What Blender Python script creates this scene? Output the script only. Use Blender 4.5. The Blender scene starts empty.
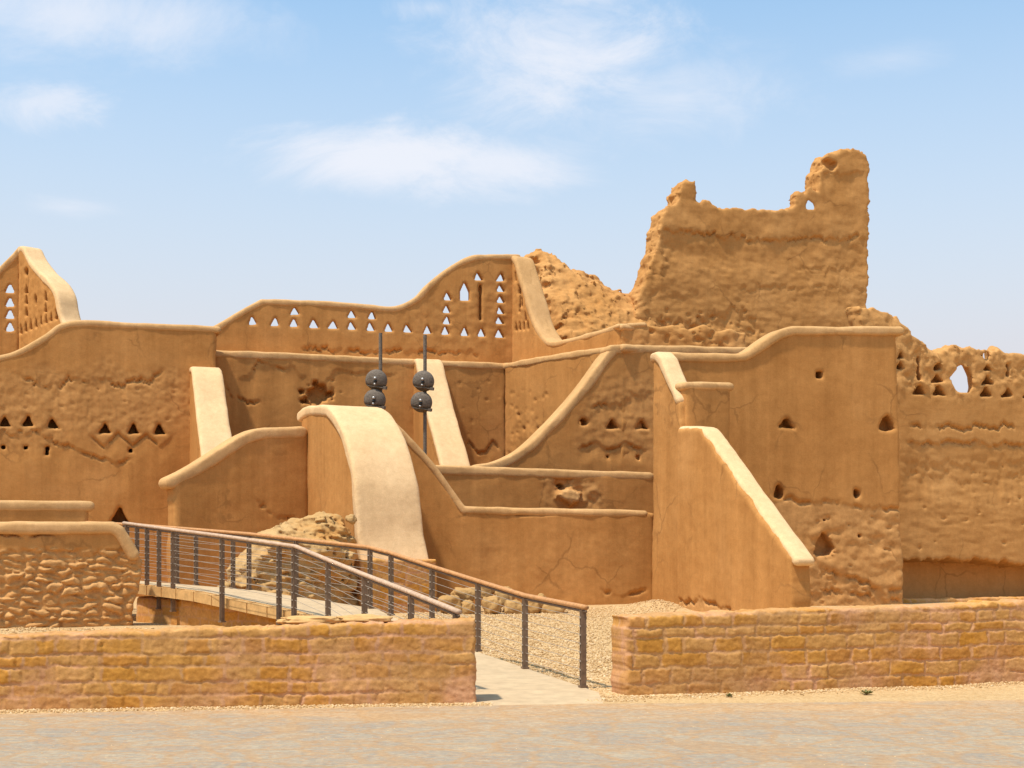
import bpy, bmesh, math, random
import numpy as np
from mathutils import Vector, Matrix

random.seed(7)
RNG = np.random.default_rng(11)
SC = bpy.context.scene
COL = SC.collection
F = 1422.0          # focal length in pixels (50 mm on 36 mm)
EYE = 1.6
HOR = 545.0         # horizon row


# ------------------------------------------------------------------ noise
_perm = np.random.default_rng(3).permutation(512).astype(np.int64)
_perm = np.concatenate([_perm % 256, _perm % 256, _perm % 256])
_grad = np.random.default_rng(5).normal(size=(256, 3)).astype(np.float32)
_grad /= np.linalg.norm(_grad, axis=1)[:, None]


def perlin(x, y, z):
    x, y, z = np.broadcast_arrays(np.asarray(x, np.float32), np.asarray(y, np.float32), np.asarray(z, np.float32))
    xi = np.floor(x).astype(np.int64); yi = np.floor(y).astype(np.int64); zi = np.floor(z).astype(np.int64)
    xf = x - xi; yf = y - yi; zf = z - zi
    u = xf * xf * xf * (xf * (xf * 6 - 15) + 10)
    v = yf * yf * yf * (yf * (yf * 6 - 15) + 10)
    w = zf * zf * zf * (zf * (zf * 6 - 15) + 10)

    def g(i, j, k):
        h = _perm[(_perm[(_perm[(xi + i) & 255] + yi + j) & 255] + zi + k) & 255]
        gr = _grad[h]
        return gr[..., 0] * (xf - i) + gr[..., 1] * (yf - j) + gr[..., 2] * (zf - k)
    x00 = g(0, 0, 0) * (1 - u) + g(1, 0, 0) * u
    x10 = g(0, 1, 0) * (1 - u) + g(1, 1, 0) * u
    x01 = g(0, 0, 1) * (1 - u) + g(1, 0, 1) * u
    x11 = g(0, 1, 1) * (1 - u) + g(1, 1, 1) * u
    return (x00 * (1 - v) + x10 * v) * (1 - w) + (x01 * (1 - v) + x11 * v) * w


def fbm(x, y, z, oct=4, gain=0.5):
    s = 0; a = 1.0; f = 1.0
    for i in range(oct):
        s = s + a * perlin(np.asarray(x) * f + 17.3 * i, np.asarray(y) * f + 5.1 * i, np.asarray(z) * f - 9.7 * i)
        a *= gain; f *= 2.03
    return s * 1.6


def worley(s, z, seed, jit=0.9):
    """2-D cells: distance to the nearest border (approx.) and the id of the cell."""
    si = np.floor(s).astype(np.int64); zi = np.floor(z).astype(np.int64)
    d1 = np.full(s.shape, 9.0); d2 = np.full(s.shape, 9.0); cid = np.zeros(s.shape)
    for i in (-1, 0, 1):
        for j in (-1, 0, 1):
            a = si + i; b = zi + j
            h = _perm[(_perm[(a + seed) & 255] + b) & 255]
            h2 = _perm[(h + 31 + seed) & 255]; h3 = _perm[(h2 + 77) & 255]
            px = a + 0.5 + jit * (h / 256 - 0.5); pz = b + 0.5 + jit * (h2 / 256 - 0.5)
            d = np.hypot(s - px, z - pz)
            nearer = d < d1
            d2 = np.where(nearer, d1, np.minimum(d2, d))
            cid = np.where(nearer, h3 / 256, cid)
            d1 = np.where(nearer, d, d1)
    return d2 - d1, cid


def sstep(a, b, x):
    t = np.clip((x - a) / (b - a), 0, 1)
    return t * t * (3 - 2 * t)


def smax(a, b, k):
    h = np.maximum(k - np.abs(a - b), 0) / k
    return np.maximum(a, b) + h * h * k * 0.25


# ------------------------------------------------------------------ meshes
def mesh_from(name, V, faces, smooth=True):
    """faces: (n,3) or (n,4) array."""
    me = bpy.data.meshes.new(name)
    V = np.asarray(V, np.float32); faces = np.asarray(faces, np.int32)
    n, k = faces.shape
    me.vertices.add(len(V)); me.vertices.foreach_set("co", V.ravel())
    me.loops.add(n * k); me.loops.foreach_set("vertex_index", faces.ravel())
    me.polygons.add(n)
    me.polygons.foreach_set("loop_start", np.arange(0, n * k, k, dtype=np.int32))
    me.polygons.foreach_set("loop_total", np.full(n, k, np.int32))
    me.polygons.foreach_set("use_smooth", np.full(n, smooth, bool))
    me.update(calc_edges=True)
    me.validate()
    return me


def surface_nets(f, ox, oy, oz, hx, hy, hz):
    nx, ny, nz = f.shape
    inside = f < 0
    c = [inside[i:nx - 1 + i, j:ny - 1 + j, k:nz - 1 + k] for i in (0, 1) for j in (0, 1) for k in (0, 1)]
    tot = sum(a.astype(np.int8) for a in c)
    act = (tot > 0) & (tot < 8)
    ci, cj, ck = np.nonzero(act)
    acc = np.zeros((len(ci), 3), np.float32); cnt = np.zeros(len(ci), np.float32)
    corners = [(i, j, k) for i in (0, 1) for j in (0, 1) for k in (0, 1)]
    for a in corners:
        for ax in range(3):
            if a[ax]:
                continue
            b = list(a); b[ax] = 1
            fa = f[ci + a[0], cj + a[1], ck + a[2]]; fb = f[ci + b[0], cj + b[1], ck + b[2]]
            m = (fa < 0) != (fb < 0)
            t = np.where(m, fa / np.where(m, fa - fb, 1), 0)
            p = np.empty((len(ci), 3), np.float32)
            for q in range(3):
                p[:, q] = a[q]
            p[:, ax] = t
            acc += p * m[:, None]; cnt += m
    V = acc / cnt[:, None] + np.stack([ci, cj, ck], 1)
    V = V * np.array([hx, hy, hz], np.float32) + np.array([ox, oy, oz], np.float32)
    idx = np.full((nx - 1, ny - 1, nz - 1), -1, np.int64)
    idx[ci, cj, ck] = np.arange(len(ci))
    quads = []
    for ax in range(3):
        o1, o2 = [(1, 2), (2, 0), (0, 1)][ax]
        sl0 = [slice(None)] * 3; sl1 = [slice(None)] * 3
        sl0[ax] = slice(0, -1); sl1[ax] = slice(1, None)
        a = inside[tuple(sl0)]; b = inside[tuple(sl1)]
        m = a != b
        e = np.stack(np.nonzero(m), 1)
        ok = (e[:, o1] > 0) & (e[:, o2] > 0) & (e[:, o1] < f.shape[o1] - 1) & (e[:, o2] < f.shape[o2] - 1)
        e = e[ok]
        q = []
        for d1, d2 in ((1, 1), (0, 1), (0, 0), (1, 0)):
            g = e.copy(); g[:, o1] -= d1; g[:, o2] -= d2
            q.append(idx[g[:, 0], g[:, 1], g[:, 2]])
        q = np.stack(q, 1)
        flip = ~a[e[:, 0], e[:, 1], e[:, 2]]
        q[flip] = q[flip][:, ::-1]
        quads.append(q)
    return V, np.concatenate(quads)


def poly_sd(pts, S, Z):
    pts = np.asarray(pts, np.float32)
    d = np.full(S.shape, 1e9, np.float32); ins = np.zeros(S.shape, bool)
    n = len(pts)
    for i in range(n):
        a = pts[i]; b = pts[(i + 1) % n]
        e = b - a
        l = max(float(e @ e), 1e-9)
        t = np.clip(((S - a[0]) * e[0] + (Z - a[1]) * e[1]) / l, 0, 1)
        dd = (S - a[0] - t * e[0]) ** 2 + (Z - a[1] - t * e[1]) ** 2
        d = np.minimum(d, dd)
        c = (a[1] > Z) != (b[1] > Z)
        if abs(e[1]) > 1e-9:
            ins ^= c & (S < a[0] + (Z - a[1]) / e[1] * e[0])
    d = np.sqrt(d)
    return np.where(ins, -d, d)


def line_d(pts, S, Z):
    d = np.full(S.shape, 1e9, np.float32)
    for a, b in zip(pts[:-1], pts[1:]):
        a = np.asarray(a); b = np.asarray(b); e = b - a
        l = max(float(e @ e), 1e-9)
        t = np.clip(((S - a[0]) * e[0] + (Z - a[1]) * e[1]) / l, 0, 1)
        d = np.minimum(d, (S - a[0] - t * e[0]) ** 2 + (Z - a[1] - t * e[1]) ** 2)
    return np.sqrt(d)


def curve(pts, n=6):
    """Catmull-Rom through the points."""
    p = [np.asarray(q, float) for q in pts]
    p = [2 * p[0] - p[1]] + p + [2 * p[-1] - p[-2]]
    out = []
    for i in range(1, len(p) - 2):
        for k in range(n):
            t = k / n
            out.append(tuple(0.5 * ((2 * p[i]) + (-p[i - 1] + p[i + 1]) * t + (2 * p[i - 1] - 5 * p[i] + 4 * p[i + 1] - p[i + 2]) * t * t
                                    + (-p[i - 1] + 3 * p[i] - 3 * p[i + 1] + p[i + 2]) * t ** 3)))
    out.append(tuple(p[-2]))
    return out


# ------------------------------------------------------------------ objects
def tag(o, label=None, cat=None, group=None, kind=None):
    if label: o["label"] = label
    if cat: o["category"] = cat
    if group: o["group"] = group
    if kind: o["kind"] = kind
    return o


def empty(name, loc, rz=0.0):
    o = bpy.data.objects.new(name, None)
    o.empty_display_size = 0.3
    COL.objects.link(o); o.location = loc; o.rotation_euler = (0, 0, rz)
    return o


def link(name, me, mat, parent=None, loc=(0, 0, 0)):
    o = bpy.data.objects.new(name, me)
    COL.objects.link(o)
    if mat and not me.materials: me.materials.append(mat)
    o.location = loc
    if parent: o.parent = parent
    return o


def bm_obj(name, bm, mat, parent=None, loc=(0, 0, 0), smooth=False):
    me = bpy.data.meshes.new(name)
    bm.normal_update(); bm.to_mesh(me); bm.free()
    for p in me.polygons: p.use_smooth = smooth
    return link(name, me, mat, parent, loc)


def at(px, py, Y):
    return Vector(((px - 512) / F * Y, Y, EYE - (py - HOR) / F * Y))


# ------------------------------------------------------------------ materials
def new_mat(name):
    m = bpy.data.materials.new(name); m.use_nodes = True
    nt = m.node_tree; nt.nodes.clear()
    out = nt.nodes.new("ShaderNodeOutputMaterial")
    b = nt.nodes.new("ShaderNodeBsdfPrincipled")
    nt.links.new(b.outputs[0], out.inputs[0])
    b.inputs["Specular IOR Level"].default_value = 0.15
    return m, nt, b


def nd(nt, t, **kw):
    n = nt.nodes.new(t)
    for k, v in kw.items(): setattr(n, k, v)
    return n


def noise(nt, vec, scale, detail=4, rough=0.55, dist=0.0):
    n = nd(nt, "ShaderNodeTexNoise")
    n.inputs["Scale"].default_value = scale; n.inputs["Detail"].default_value = detail
    n.inputs["Roughness"].default_value = rough; n.inputs["Distortion"].default_value = dist
    nt.links.new(vec, n.inputs["Vector"])
    return n.outputs["Fac"]


def ramp(nt, fac, stops):
    r = nd(nt, "ShaderNodeValToRGB")
    while len(r.color_ramp.elements) < len(stops): r.color_ramp.elements.new(0.5)
    for e, (p, c) in zip(r.color_ramp.elements, stops):
        e.position = p; e.color = (*c, 1) if len(c) == 3 else c
    nt.links.new(fac, r.inputs[0])
    return r.outputs[0]


def mixc(nt, fac, a, b, mode="MIX"):
    m = nd(nt, "ShaderNodeMix", data_type="RGBA", blend_type=mode)
    for sock, v in ((m.inputs[0], fac), (m.inputs[6], a), (m.inputs[7], b)):
        if isinstance(v, (int, float)): sock.default_value = v
        elif isinstance(v, tuple): sock.default_value = (*v, 1)
        else: nt.links.new(v, sock)
    return m.outputs[2]


def mapped(nt, vec, scale):
    m = nd(nt, "ShaderNodeMapping"); m.inputs["Scale"].default_value = scale
    nt.links.new(vec, m.inputs[0])
    return m.outputs[0]


def bump(nt, b, heights):
    prev = None
    for h, strength, dist in heights:
        n = nd(nt, "ShaderNodeBump"); n.inputs["Strength"].default_value = strength; n.inputs["Distance"].default_value = dist
        nt.links.new(h, n.inputs["Height"])
        if prev: nt.links.new(prev, n.inputs["Normal"])
        prev = n.outputs[0]
    nt.links.new(prev, b.inputs["Normal"])


def attr(nt, name, out="Fac"):
    a = nd(nt, "ShaderNodeAttribute", attribute_name=name)
    return a.outputs[out]


def mud_material(name, dark, mid, light, tone, streak=0.5, fine=1.0, layer=0.12, cracks=0.45):
    m, nt, b = new_mat(name)
    tc = nd(nt, "ShaderNodeNewGeometry").outputs["Position"]
    big = noise(nt, tc, 0.55, 5, 0.6, 0.4)
    col = ramp(nt, big, [(0.3, dark), (0.52, mid), (0.74, light)])
    st = noise(nt, mapped(nt, tc, (2.6, 2.6, 0.22)), 1.0, 5, 0.6)
    col = mixc(nt, streak, col, mixc(nt, 1.0, col, ramp(nt, st, [(0.3, (0.78, 0.76, 0.74)), (0.7, (1.12, 1.13, 1.15))]), "MULTIPLY"))
    sp = noise(nt, tc, 9.0, 4, 0.7)
    col = mixc(nt, 0.7, col, mixc(nt, 1.0, col, ramp(nt, sp, [(0.3, (0.89, 0.88, 0.86)), (0.7, (1.08, 1.09, 1.1))]), "MULTIPLY"))
    gr = noise(nt, tc, 55.0, 3, 0.7)
    col = mixc(nt, 0.5, col, mixc(nt, 1.0, col, ramp(nt, gr, [(0.3, (0.8, 0.78, 0.76)), (0.7, (1.15, 1.16, 1.18))]), "MULTIPLY"))
    col = mixc(nt, attr(nt, "tone"), col, mixc(nt, 1.0, tone, ramp(nt, sp, [(0.3, (0.75, 0.75, 0.75)), (0.7, (1.2, 1.2, 1.2))]), "MULTIPLY"))
    run = noise(nt, mapped(nt, tc, (7.5, 7.5, 0.3)), 1.0, 4, 0.6)
    col = mixc(nt, 0.55 * streak, col, mixc(nt, 1.0, col, ramp(nt, run, [(0.35, (0.80, 0.77, 0.74)), (0.62, (1.0, 1.0, 1.0)), (0.72, (1.16, 1.18, 1.22))]), "MULTIPLY"))
    dv = nd(nt, "ShaderNodeTexNoise"); dv.inputs["Scale"].default_value = 2.2; dv.inputs["Detail"].default_value = 5; nt.links.new(tc, dv.inputs["Vector"])
    dm = nd(nt, "ShaderNodeVectorMath", operation="MULTIPLY_ADD"); nt.links.new(dv.outputs["Color"], dm.inputs[0]); dm.inputs[1].default_value = (0.5, 0.5, 0.5); nt.links.new(tc, dm.inputs[2])
    vc = nd(nt, "ShaderNodeTexVoronoi", feature="DISTANCE_TO_EDGE"); vc.inputs["Scale"].default_value = 0.75; nt.links.new(dm.outputs[0], vc.inputs["Vector"])
    crk = ramp(nt, vc.outputs["Distance"], [(0.0, (1, 1, 1)), (0.012, (0.6, 0.6, 0.6)), (0.022, (0, 0, 0))])
    crk = mixc(nt, 1.0, crk, ramp(nt, noise(nt, tc, 0.8, 3, 0.5), [(0.50, (0, 0, 0)), (0.62, (1, 1, 1))]), "MULTIPLY")
    cfac = nd(nt, "ShaderNodeMath", operation="MULTIPLY"); cfac.inputs[1].default_value = cracks; nt.links.new(crk, cfac.inputs[0])
    col = mixc(nt, cfac.outputs[0], col, (0.20, 0.09, 0.03))
    nt.links.new(col, b.inputs["Base Color"])
    b.inputs["Roughness"].default_value = 0.95
    b.inputs["Specular IOR Level"].default_value = 0.05
    lay = noise(nt, mapped(nt, tc, (1.3, 1.3, 6.5)), 1.6, 6, 0.68)
    cr = noise(nt, tc, 30, 5, 0.75)
    bump(nt, b, [(crk, -cracks, 0.015), (lay, 0.5, 0.03 * layer), (cr, 0.5, 0.012 * max(layer, 0.25)), (noise(nt, tc, 2.6, 4, 0.55), 0.25, 0.03 * fine), (noise(nt, tc, 14, 5, 0.65), 0.45, 0.014 * fine), (gr, 0.5, 0.006 * fine)])
    return m


MUD = mud_material("mud_plaster", (0.455, 0.203, 0.058), (0.505, 0.234, 0.070), (0.545, 0.263, 0.085), (0.56, 0.30, 0.115), 0.6, 0.35)
MUD_CAP = mud_material("coping_plaster", (0.56, 0.315, 0.125), (0.60, 0.345, 0.145), (0.645, 0.38, 0.17), (0.52, 0.30, 0.12), 0.5, 0.5, 0.12, 0.2)  # dusty and lighter than the walls; light on rounded tops partly put into colour
MUD_PALE = mud_material("pale_toplit_plaster", (0.69, 0.445, 0.22), (0.725, 0.475, 0.245), (0.75, 0.505, 0.27), (0.6, 0.38, 0.18), 0.3, 0.5, 0.12, 0.06)  # weathered pale; the brightness of lit slopes is also put into this colour
MUD_OLD = mud_material("old_mud_brick", (0.46, 0.217, 0.065), (0.51, 0.25, 0.081), (0.57, 0.295, 0.104), (0.55, 0.285, 0.10), 0.3, 0.4, 0.34)
ROCK = mud_material("weathered_rock", (0.41, 0.225, 0.078), (0.475, 0.28, 0.11), (0.53, 0.335, 0.15), (0.47, 0.22, 0.06), 0.1, 1.0, 1.0)


def stone_material():
    """masonry: the 'stone' attribute carries each block's own tint, 'mortar' the joints."""
    m, nt, b = new_mat("ochre_masonry")
    tc = nd(nt, "ShaderNodeNewGeometry").outputs["Position"]
    n1 = noise(nt, tc, 5.0, 6, 0.65, 0.3)
    n2 = noise(nt, tc, 24.0, 5, 0.7)
    n3 = noise(nt, tc, 1.1, 4, 0.6)
    stone = ramp(nt, attr(nt, "stone"), [(0.0, (0.51, 0.225, 0.055)), (0.3, (0.56, 0.25, 0.042)), (0.6, (0.55, 0.275, 0.075)), (1.0, (0.59, 0.305, 0.10))])
    stone = mixc(nt, 0.9, stone, mixc(nt, 1.0, stone, ramp(nt, n1, [(0.28, (0.78, 0.74, 0.66)), (0.72, (1.16, 1.18, 1.2))]), "MULTIPLY"))
    mort = mixc(nt, ramp(nt, n3, [(0.42, (0, 0, 0)), (0.6, (1, 1, 1))]), ramp(nt, n1, [(0.3, (0.47, 0.235, 0.085)), (0.7, (0.55, 0.30, 0.125))]), ramp(nt, n1, [(0.3, (0.54, 0.26, 0.12)), (0.7, (0.61, 0.32, 0.165))]))
    # mortar smeared over the joints: pinkish
    mm = nd(nt, "ShaderNodeMath", operation="ADD"); nt.links.new(attr(nt, "mortar"), mm.inputs[0])
    sm = ramp(nt, n3, [(0.46, (0, 0, 0)), (0.70, (0.6, 0.6, 0.6))])
    sm2 = mixc(nt, 1.0, sm, ramp(nt, n1, [(0.35, (0, 0, 0)), (0.6, (1, 1, 1))]), "MULTIPLY")
    nt.links.new(sm2, mm.inputs[1]); mm.use_clamp = True
    col = mixc(nt, mm.outputs[0], stone, mort)
    col = mixc(nt, 0.6, col, mixc(nt, 1.0, col, ramp(nt, n2, [(0.3, (0.68, 0.66, 0.64)), (0.7, (1.2, 1.21, 1.23))]), "MULTIPLY"))
    nt.links.new(col, b.inputs["Base Color"])
    b.inputs["Roughness"].default_value = 0.95; b.inputs["Specular IOR Level"].default_value = 0.05
    bump(nt, b, [(n1, 0.25, 0.008), (n2, 0.6, 0.006)])
    return m


STONE = stone_material()


def plain(name, c, rough=0.6, metal=0.0, vary=0.2, scale=8, bumpd=0.0):
    m, nt, b = new_mat(name)
    tc = nd(nt, "ShaderNodeNewGeometry").outputs["Position"]
    n = noise(nt, tc, scale, 5, 0.65)
    lo = tuple(x * (1 - vary) for x in c); hi = tuple(min(1, x * (1 + vary)) for x in c)
    nt.links.new(ramp(nt, n, [(0.3, lo), (0.7, hi)]), b.inputs["Base Color"])
    b.inputs["Roughness"].default_value = rough; b.inputs["Metallic"].default_value = metal
    if bumpd: bump(nt, b, [(n, 0.5, bumpd)])
    return m


STEEL_DARK = plain("weathered_dark_steel", (0.19, 0.122, 0.076), 0.65, 0.0, 0.25, 14)
CABLE = plain("steel_cable", (0.36, 0.29, 0.22), 0.5, 0.15, 0.1)
WOOD = plain("oiled_timber_rail", (0.50, 0.24, 0.09), 0.5, 0, 0.25, 18)
WOOD_GREY = plain("greyed_timber_rail", (0.50, 0.33, 0.21), 0.55, 0, 0.25, 18)
LAMP_GREY = plain("grey_painted_metal", (0.15, 0.117, 0.088), 0.75, 0.0, 0.4, 26, 0.01)
CHROME = plain("bare_bolt_metal", (0.5, 0.47, 0.43), 0.45, 0.7, 0.05)
GLASS = plain("dark_lens", (0.03, 0.028, 0.026), 0.15, 0, 0.1)
LEAF = plain("weed_leaf", (0.20, 0.18, 0.06), 0.7, 0, 0.3, 30)


# ------------------------------------------------------------------ walls
class Panel:
    """A vertical plane through two pixel columns at given distances."""

    def __init__(s, pxa, Ya, pxb, Yb):
        s.A = np.array([(pxa - 512) / F * Ya, Ya]); B = np.array([(pxb - 512) / F * Yb, Yb])
        s.L = float(np.hypot(*(B - s.A))); s.u = (B - s.A) / s.L
        s.rz = math.atan2(s.u[1], s.u[0])

    def __call__(s, px, py):
        k = (px - 512) / F
        t = (k * s.A[1] - s.A[0]) / (s.u[0] - k * s.u[1])
        Y = s.A[1] + s.u[1] * t
        return t, EYE - (py - HOR) / F * Y

    def many(s, pts): return [s(*p) for p in pts]


class Front:
    """Relief of a wall's face on the (s,z) grid: positive comes out of the wall."""

    def __init__(s, panel, S, Z, seed):
        s.p = panel; s.S = S; s.Z = Z; s.seed = seed
        s.d = np.zeros(S.shape, np.float32)
        s.tone = np.zeros(S.shape, np.float32)
        s.h = S[1, 0] - S[0, 0]

    def undulate(s, a=0.016, b=0.004):
        s.d += a * fbm(s.S * 0.6, s.Z * 0.6, s.seed, 3) + b * fbm(s.S * 3.2, s.Z * 3.2, s.seed + 4, 3)

    def mask(s, poly, soft=0.25):
        sd = poly_sd(s.p.many(poly), s.S, s.Z)
        sd = sd + 0.25 * fbm(s.S * 1.4, s.Z * 1.4, s.seed + 9, 3)
        return 1 - sstep(-soft, soft, sd)

    def rough(s, poly, a=0.06, scale=3.0, soft=0.3, tone=0.0, strat=1.0):
        m = s.mask(poly, soft) if poly is not None else 1.0
        n = fbm(s.S * scale, s.Z * scale * strat, s.seed + 20, 5, 0.6)
        s.d += m * a * 0.7 * (n - 0.15)
        s.tone = np.maximum(s.tone, m * tone)

    def peel(s, line, depth=0.06, fade=1.2, jag=0.06, tone=0.0, up=False, groove=0.10):
        q = np.array(s.p.many(line)); q = q[np.argsort(q[:, 0])]
        x = s.S[:, 0]
        zl = np.interp(x, q[:, 0], q[:, 1])[:, None]
        zl = zl + jag * fbm(s.S[:, :1] * 5, 3.3, s.seed + 31, 4, 0.7)
        ends = sstep(q[0, 0] - 0.02, q[0, 0] + 0.25, s.S) * (1 - sstep(q[-1, 0] - 0.25, q[-1, 0] + 0.02, s.S))
        d = (s.Z - zl) if up else (zl - s.Z)
        g = sstep(-0.3 * s.h, 0.7 * s.h, d) * (1 - sstep(fade * 0.25, fade, d)) * ends
        s.d -= (depth * 0.36 if depth < 0.2 else depth) * g
        s.d -= groove * np.exp(-(d / (0.9 * s.h)) ** 2) * ends * sstep(-0.25, 0.1, fbm(s.S * 2.0, s.Z * 2.0, s.seed + 91, 3))
        s.tone = np.maximum(s.tone, tone * g)

    def pits(s, poly, n, r=(0.03, 0.07), depth=0.06):
        m = s.mask(poly, 0.05)
        ok = np.argwhere(m > 0.7)
        rng = np.random.default_rng(s.seed + 55)
        for i, j in ok[rng.integers(0, len(ok), n)]:
            rr = rng.uniform(*r)
            k = int(rr / s.h) + 2
            a = slice(max(i - k, 0), i + k + 1); b = slice(max(j - k, 0), j + k + 1)
            dd = np.hypot((s.S[a, b] - s.S[i, j]) * rng.uniform(0.5, 1), (s.Z[a, b] - s.Z[i, j]))
            s.d[a, b] -= depth * rng.uniform(0.5, 1) * (1 - sstep(rr * 0.3, rr, dd))

    def blotch(s, cx, cy, rx, ry, depth, tone=0.0, jag=0.5):
        a = s.p(cx, cy); b = s.p(cx + rx, cy - ry)
        dx = (s.S - a[0]) / abs(b[0] - a[0]); dz = (s.Z - a[1]) / abs(b[1] - a[1])
        d = np.hypot(dx, dz) + jag * fbm(s.S * 4, s.Z * 4, s.seed + 70, 4)
        g = 1 - sstep(0.55, 1.0, d)
        s.d -= depth * g
        s.tone = np.maximum(s.tone, tone * g)


def add_tone(me, fr):
    n = len(me.vertices)
    co = np.empty(n * 3, np.float32); me.vertices.foreach_get("co", co); co = co.reshape(-1, 3)
    h = fr.h
    i = np.clip(((co[:, 0] - fr.S[0, 0]) / h).round().astype(int), 0, fr.S.shape[0] - 1)
    j = np.clip(((co[:, 2] - fr.Z[0, 0]) / (fr.Z[0, 1] - fr.Z[0, 0])).round().astype(int), 0, fr.S.shape[1] - 1)
    a = me.attributes.new("tone", "FLOAT", "POINT")
    a.data.foreach_set("value", fr.tone[i, j].astype(np.float32))
    return i, j


SEED = [0]


def wall(name, label, cat, panel, outline, T, copings=(), zlow=-0.25, h=0.04, round_=0.10, edge=0.03, front=None, holes=(), niches=(),
         mat=None, cmat=None, cr=0.09, over=0.022, hy=0.07, batter=0.0, group=None, body="wall_body", vol=None, flare=0.0, niche_depth=0.55, splay=0.3, tfun=None, edge3=0.0):
    """One earthen wall: an outline drawn on its own plane, given thickness, rounded arrises and relief; copings along its top."""
    SEED[0] += 13
    seed = SEED[0]
    out = panel.many(outline)
    z0 = zlow
    out = [(a, max(b, z0)) for a, b in out]
    ss = [a for a, b in out]; zs = [b for a, b in out]
    pad = 3 * h + edge
    sx = np.arange(min(ss) - pad, max(ss) + pad, h, dtype=np.float32)
    sz = np.arange(z0 - pad, max(zs) + pad, h, dtype=np.float32)
    S, Z = np.meshgrid(sx, sz, indexing="ij")
    fr = Front(panel, S, Z, seed)
    fr.undulate()
    if front: front(fr)
    ztop = max(zs)
    if batter: fr.d += batter * (ztop - Z)
    sd = poly_sd(out, S, Z)
    if copings: sd = sd + 0.035
    if edge: sd = sd + edge * fbm(S * 2.2, Z * 2.2, seed + 2, 4, 0.55)
    ymin = -float(fr.d.max()) - 3 * hy; ymax = T + flare * (ztop - z0) + 3 * hy
    sy = np.arange(ymin, ymax, hy, dtype=np.float32)
    Y = sy[None, :, None]
    f = smax(smax(sd[:, None, :] + (edge3 * fbm(S[:, None, :] * 3.2, Y * 3.2, Z[:, None, :] * 3.2 + seed, 4, 0.65) if edge3 else 0), -(Y + fr.d[:, None, :]), round_), Y - (T if tfun is None else tfun(Z)[:, None, :]) - flare * (ztop - Z[:, None, :]), round_)
    if vol is not None:
        f = f + vol(S[:, None, :], Y, Z[:, None, :], seed)
    for hp in holes:
        hs = poly_sd(panel.many(hp), S, Z)
        f = smax(f, -(hs[:, None, :] - splay * np.maximum(Y, 0)), 0.02)
    for hp in niches:
        hs = poly_sd(panel.many(hp), S, Z) + 0.02 * fbm(S * 6, Z * 6, seed + 3, 3)
        f = smax(f, -np.maximum(hs[:, None, :], Y - niche_depth), 0.02)
    V, Q = surface_nets(f.astype(np.float32), sx[0], sy[0], sz[0], h, hy, h)
    me = mesh_from(body, V, Q)
    add_tone(me, fr)
    root = empty(name, (panel.A[0], panel.A[1], 0), panel.rz)
    tag(root, label, cat, group, "thing")
    link(body, me, mat or MUD, root)
    for ci, c in enumerate(copings):
        r = cr * 1.2; ov = over; t0 = 0.0; t1 = T
        q = [(a, b - r) for a, b in panel.many(c)]
        q0 = np.array(q)
        hh = min(0.035, h)
        cx = np.arange(q0[:, 0].min() - r - 4 * hh, q0[:, 0].max() + r + 4 * hh, hh, dtype=np.float32)
        cz = np.arange(q0[:, 1].min() - r - 4 * hh, q0[:, 1].max() + r + 4 * hh, hh, dtype=np.float32)
        S2, Z2 = np.meshgrid(cx, cz, indexing="ij")
        d2 = line_d(q, S2, Z2) - r + 0.010 * fbm(S2 * 0.9, Z2 * 0.9, seed + 80, 2)
        fl = flare * (ztop - Z2)
        by = np.interp(S2, S[:, 0], np.zeros(len(sx)))
        bt = batter * (ztop - Z2)
        cy = np.arange(-ov - float(bt.max()) - 0.15, T + ov + float(fl.max()) + 0.15, 0.05, dtype=np.float32)
        Y2 = cy[None, :, None]
        wob = (0.014 * fbm(S2 * 1.1, Z2 * 1.1, seed + 85, 3))[:, None, :]
        g = smax(smax(np.broadcast_to(d2[:, None, :], (len(cx), len(cy), len(cz))), -(Y2 + ov + bt[:, None, :]) + wob, 0.075), Y2 - T - ov - fl[:, None, :], 0.075)
        g = g + 0.012 * fbm(S2[:, None, :] * 1.3, Y2 * 1.3, Z2[:, None, :] * 1.3, 3)
        V, Q = surface_nets(g.astype(np.float32), cx[0], cy[0], cz[0], hh, 0.05, hh)
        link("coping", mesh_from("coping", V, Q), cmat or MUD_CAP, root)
    return root


def tri(cx, cy, w, h, j=0.0):
    """a triangular loophole in pixels: centre of the base line cy+h/2."""
    r = random.uniform(-j, j)
    return [(cx - w / 2, cy + h / 2), (cx - w * 0.05 + r, cy - h / 2), (cx + w * 0.05 + r, cy - h / 2), (cx + w / 2, cy + h / 2)]


def quad(cx, cy, w, h):
    return [(cx - w / 2, cy - h / 2), (cx - w / 2, cy + h / 2), (cx + w / 2, cy + h / 2), (cx + w / 2, cy - h / 2)]


def ell(cx, cy, rx, ry, n=10, j=0.15):
    return [(cx + rx * math.cos(t) * (1 + random.uniform(-j, j)), cy + ry * math.sin(t) * (1 + random.uniform(-j, j))) for t in (2 * math.pi * k / n for k in range(n))]


def slope(f, k):
    f.d += k * (f.Z.max() - f.Z)


WG = "earthen walls of the ruined palace"
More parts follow.
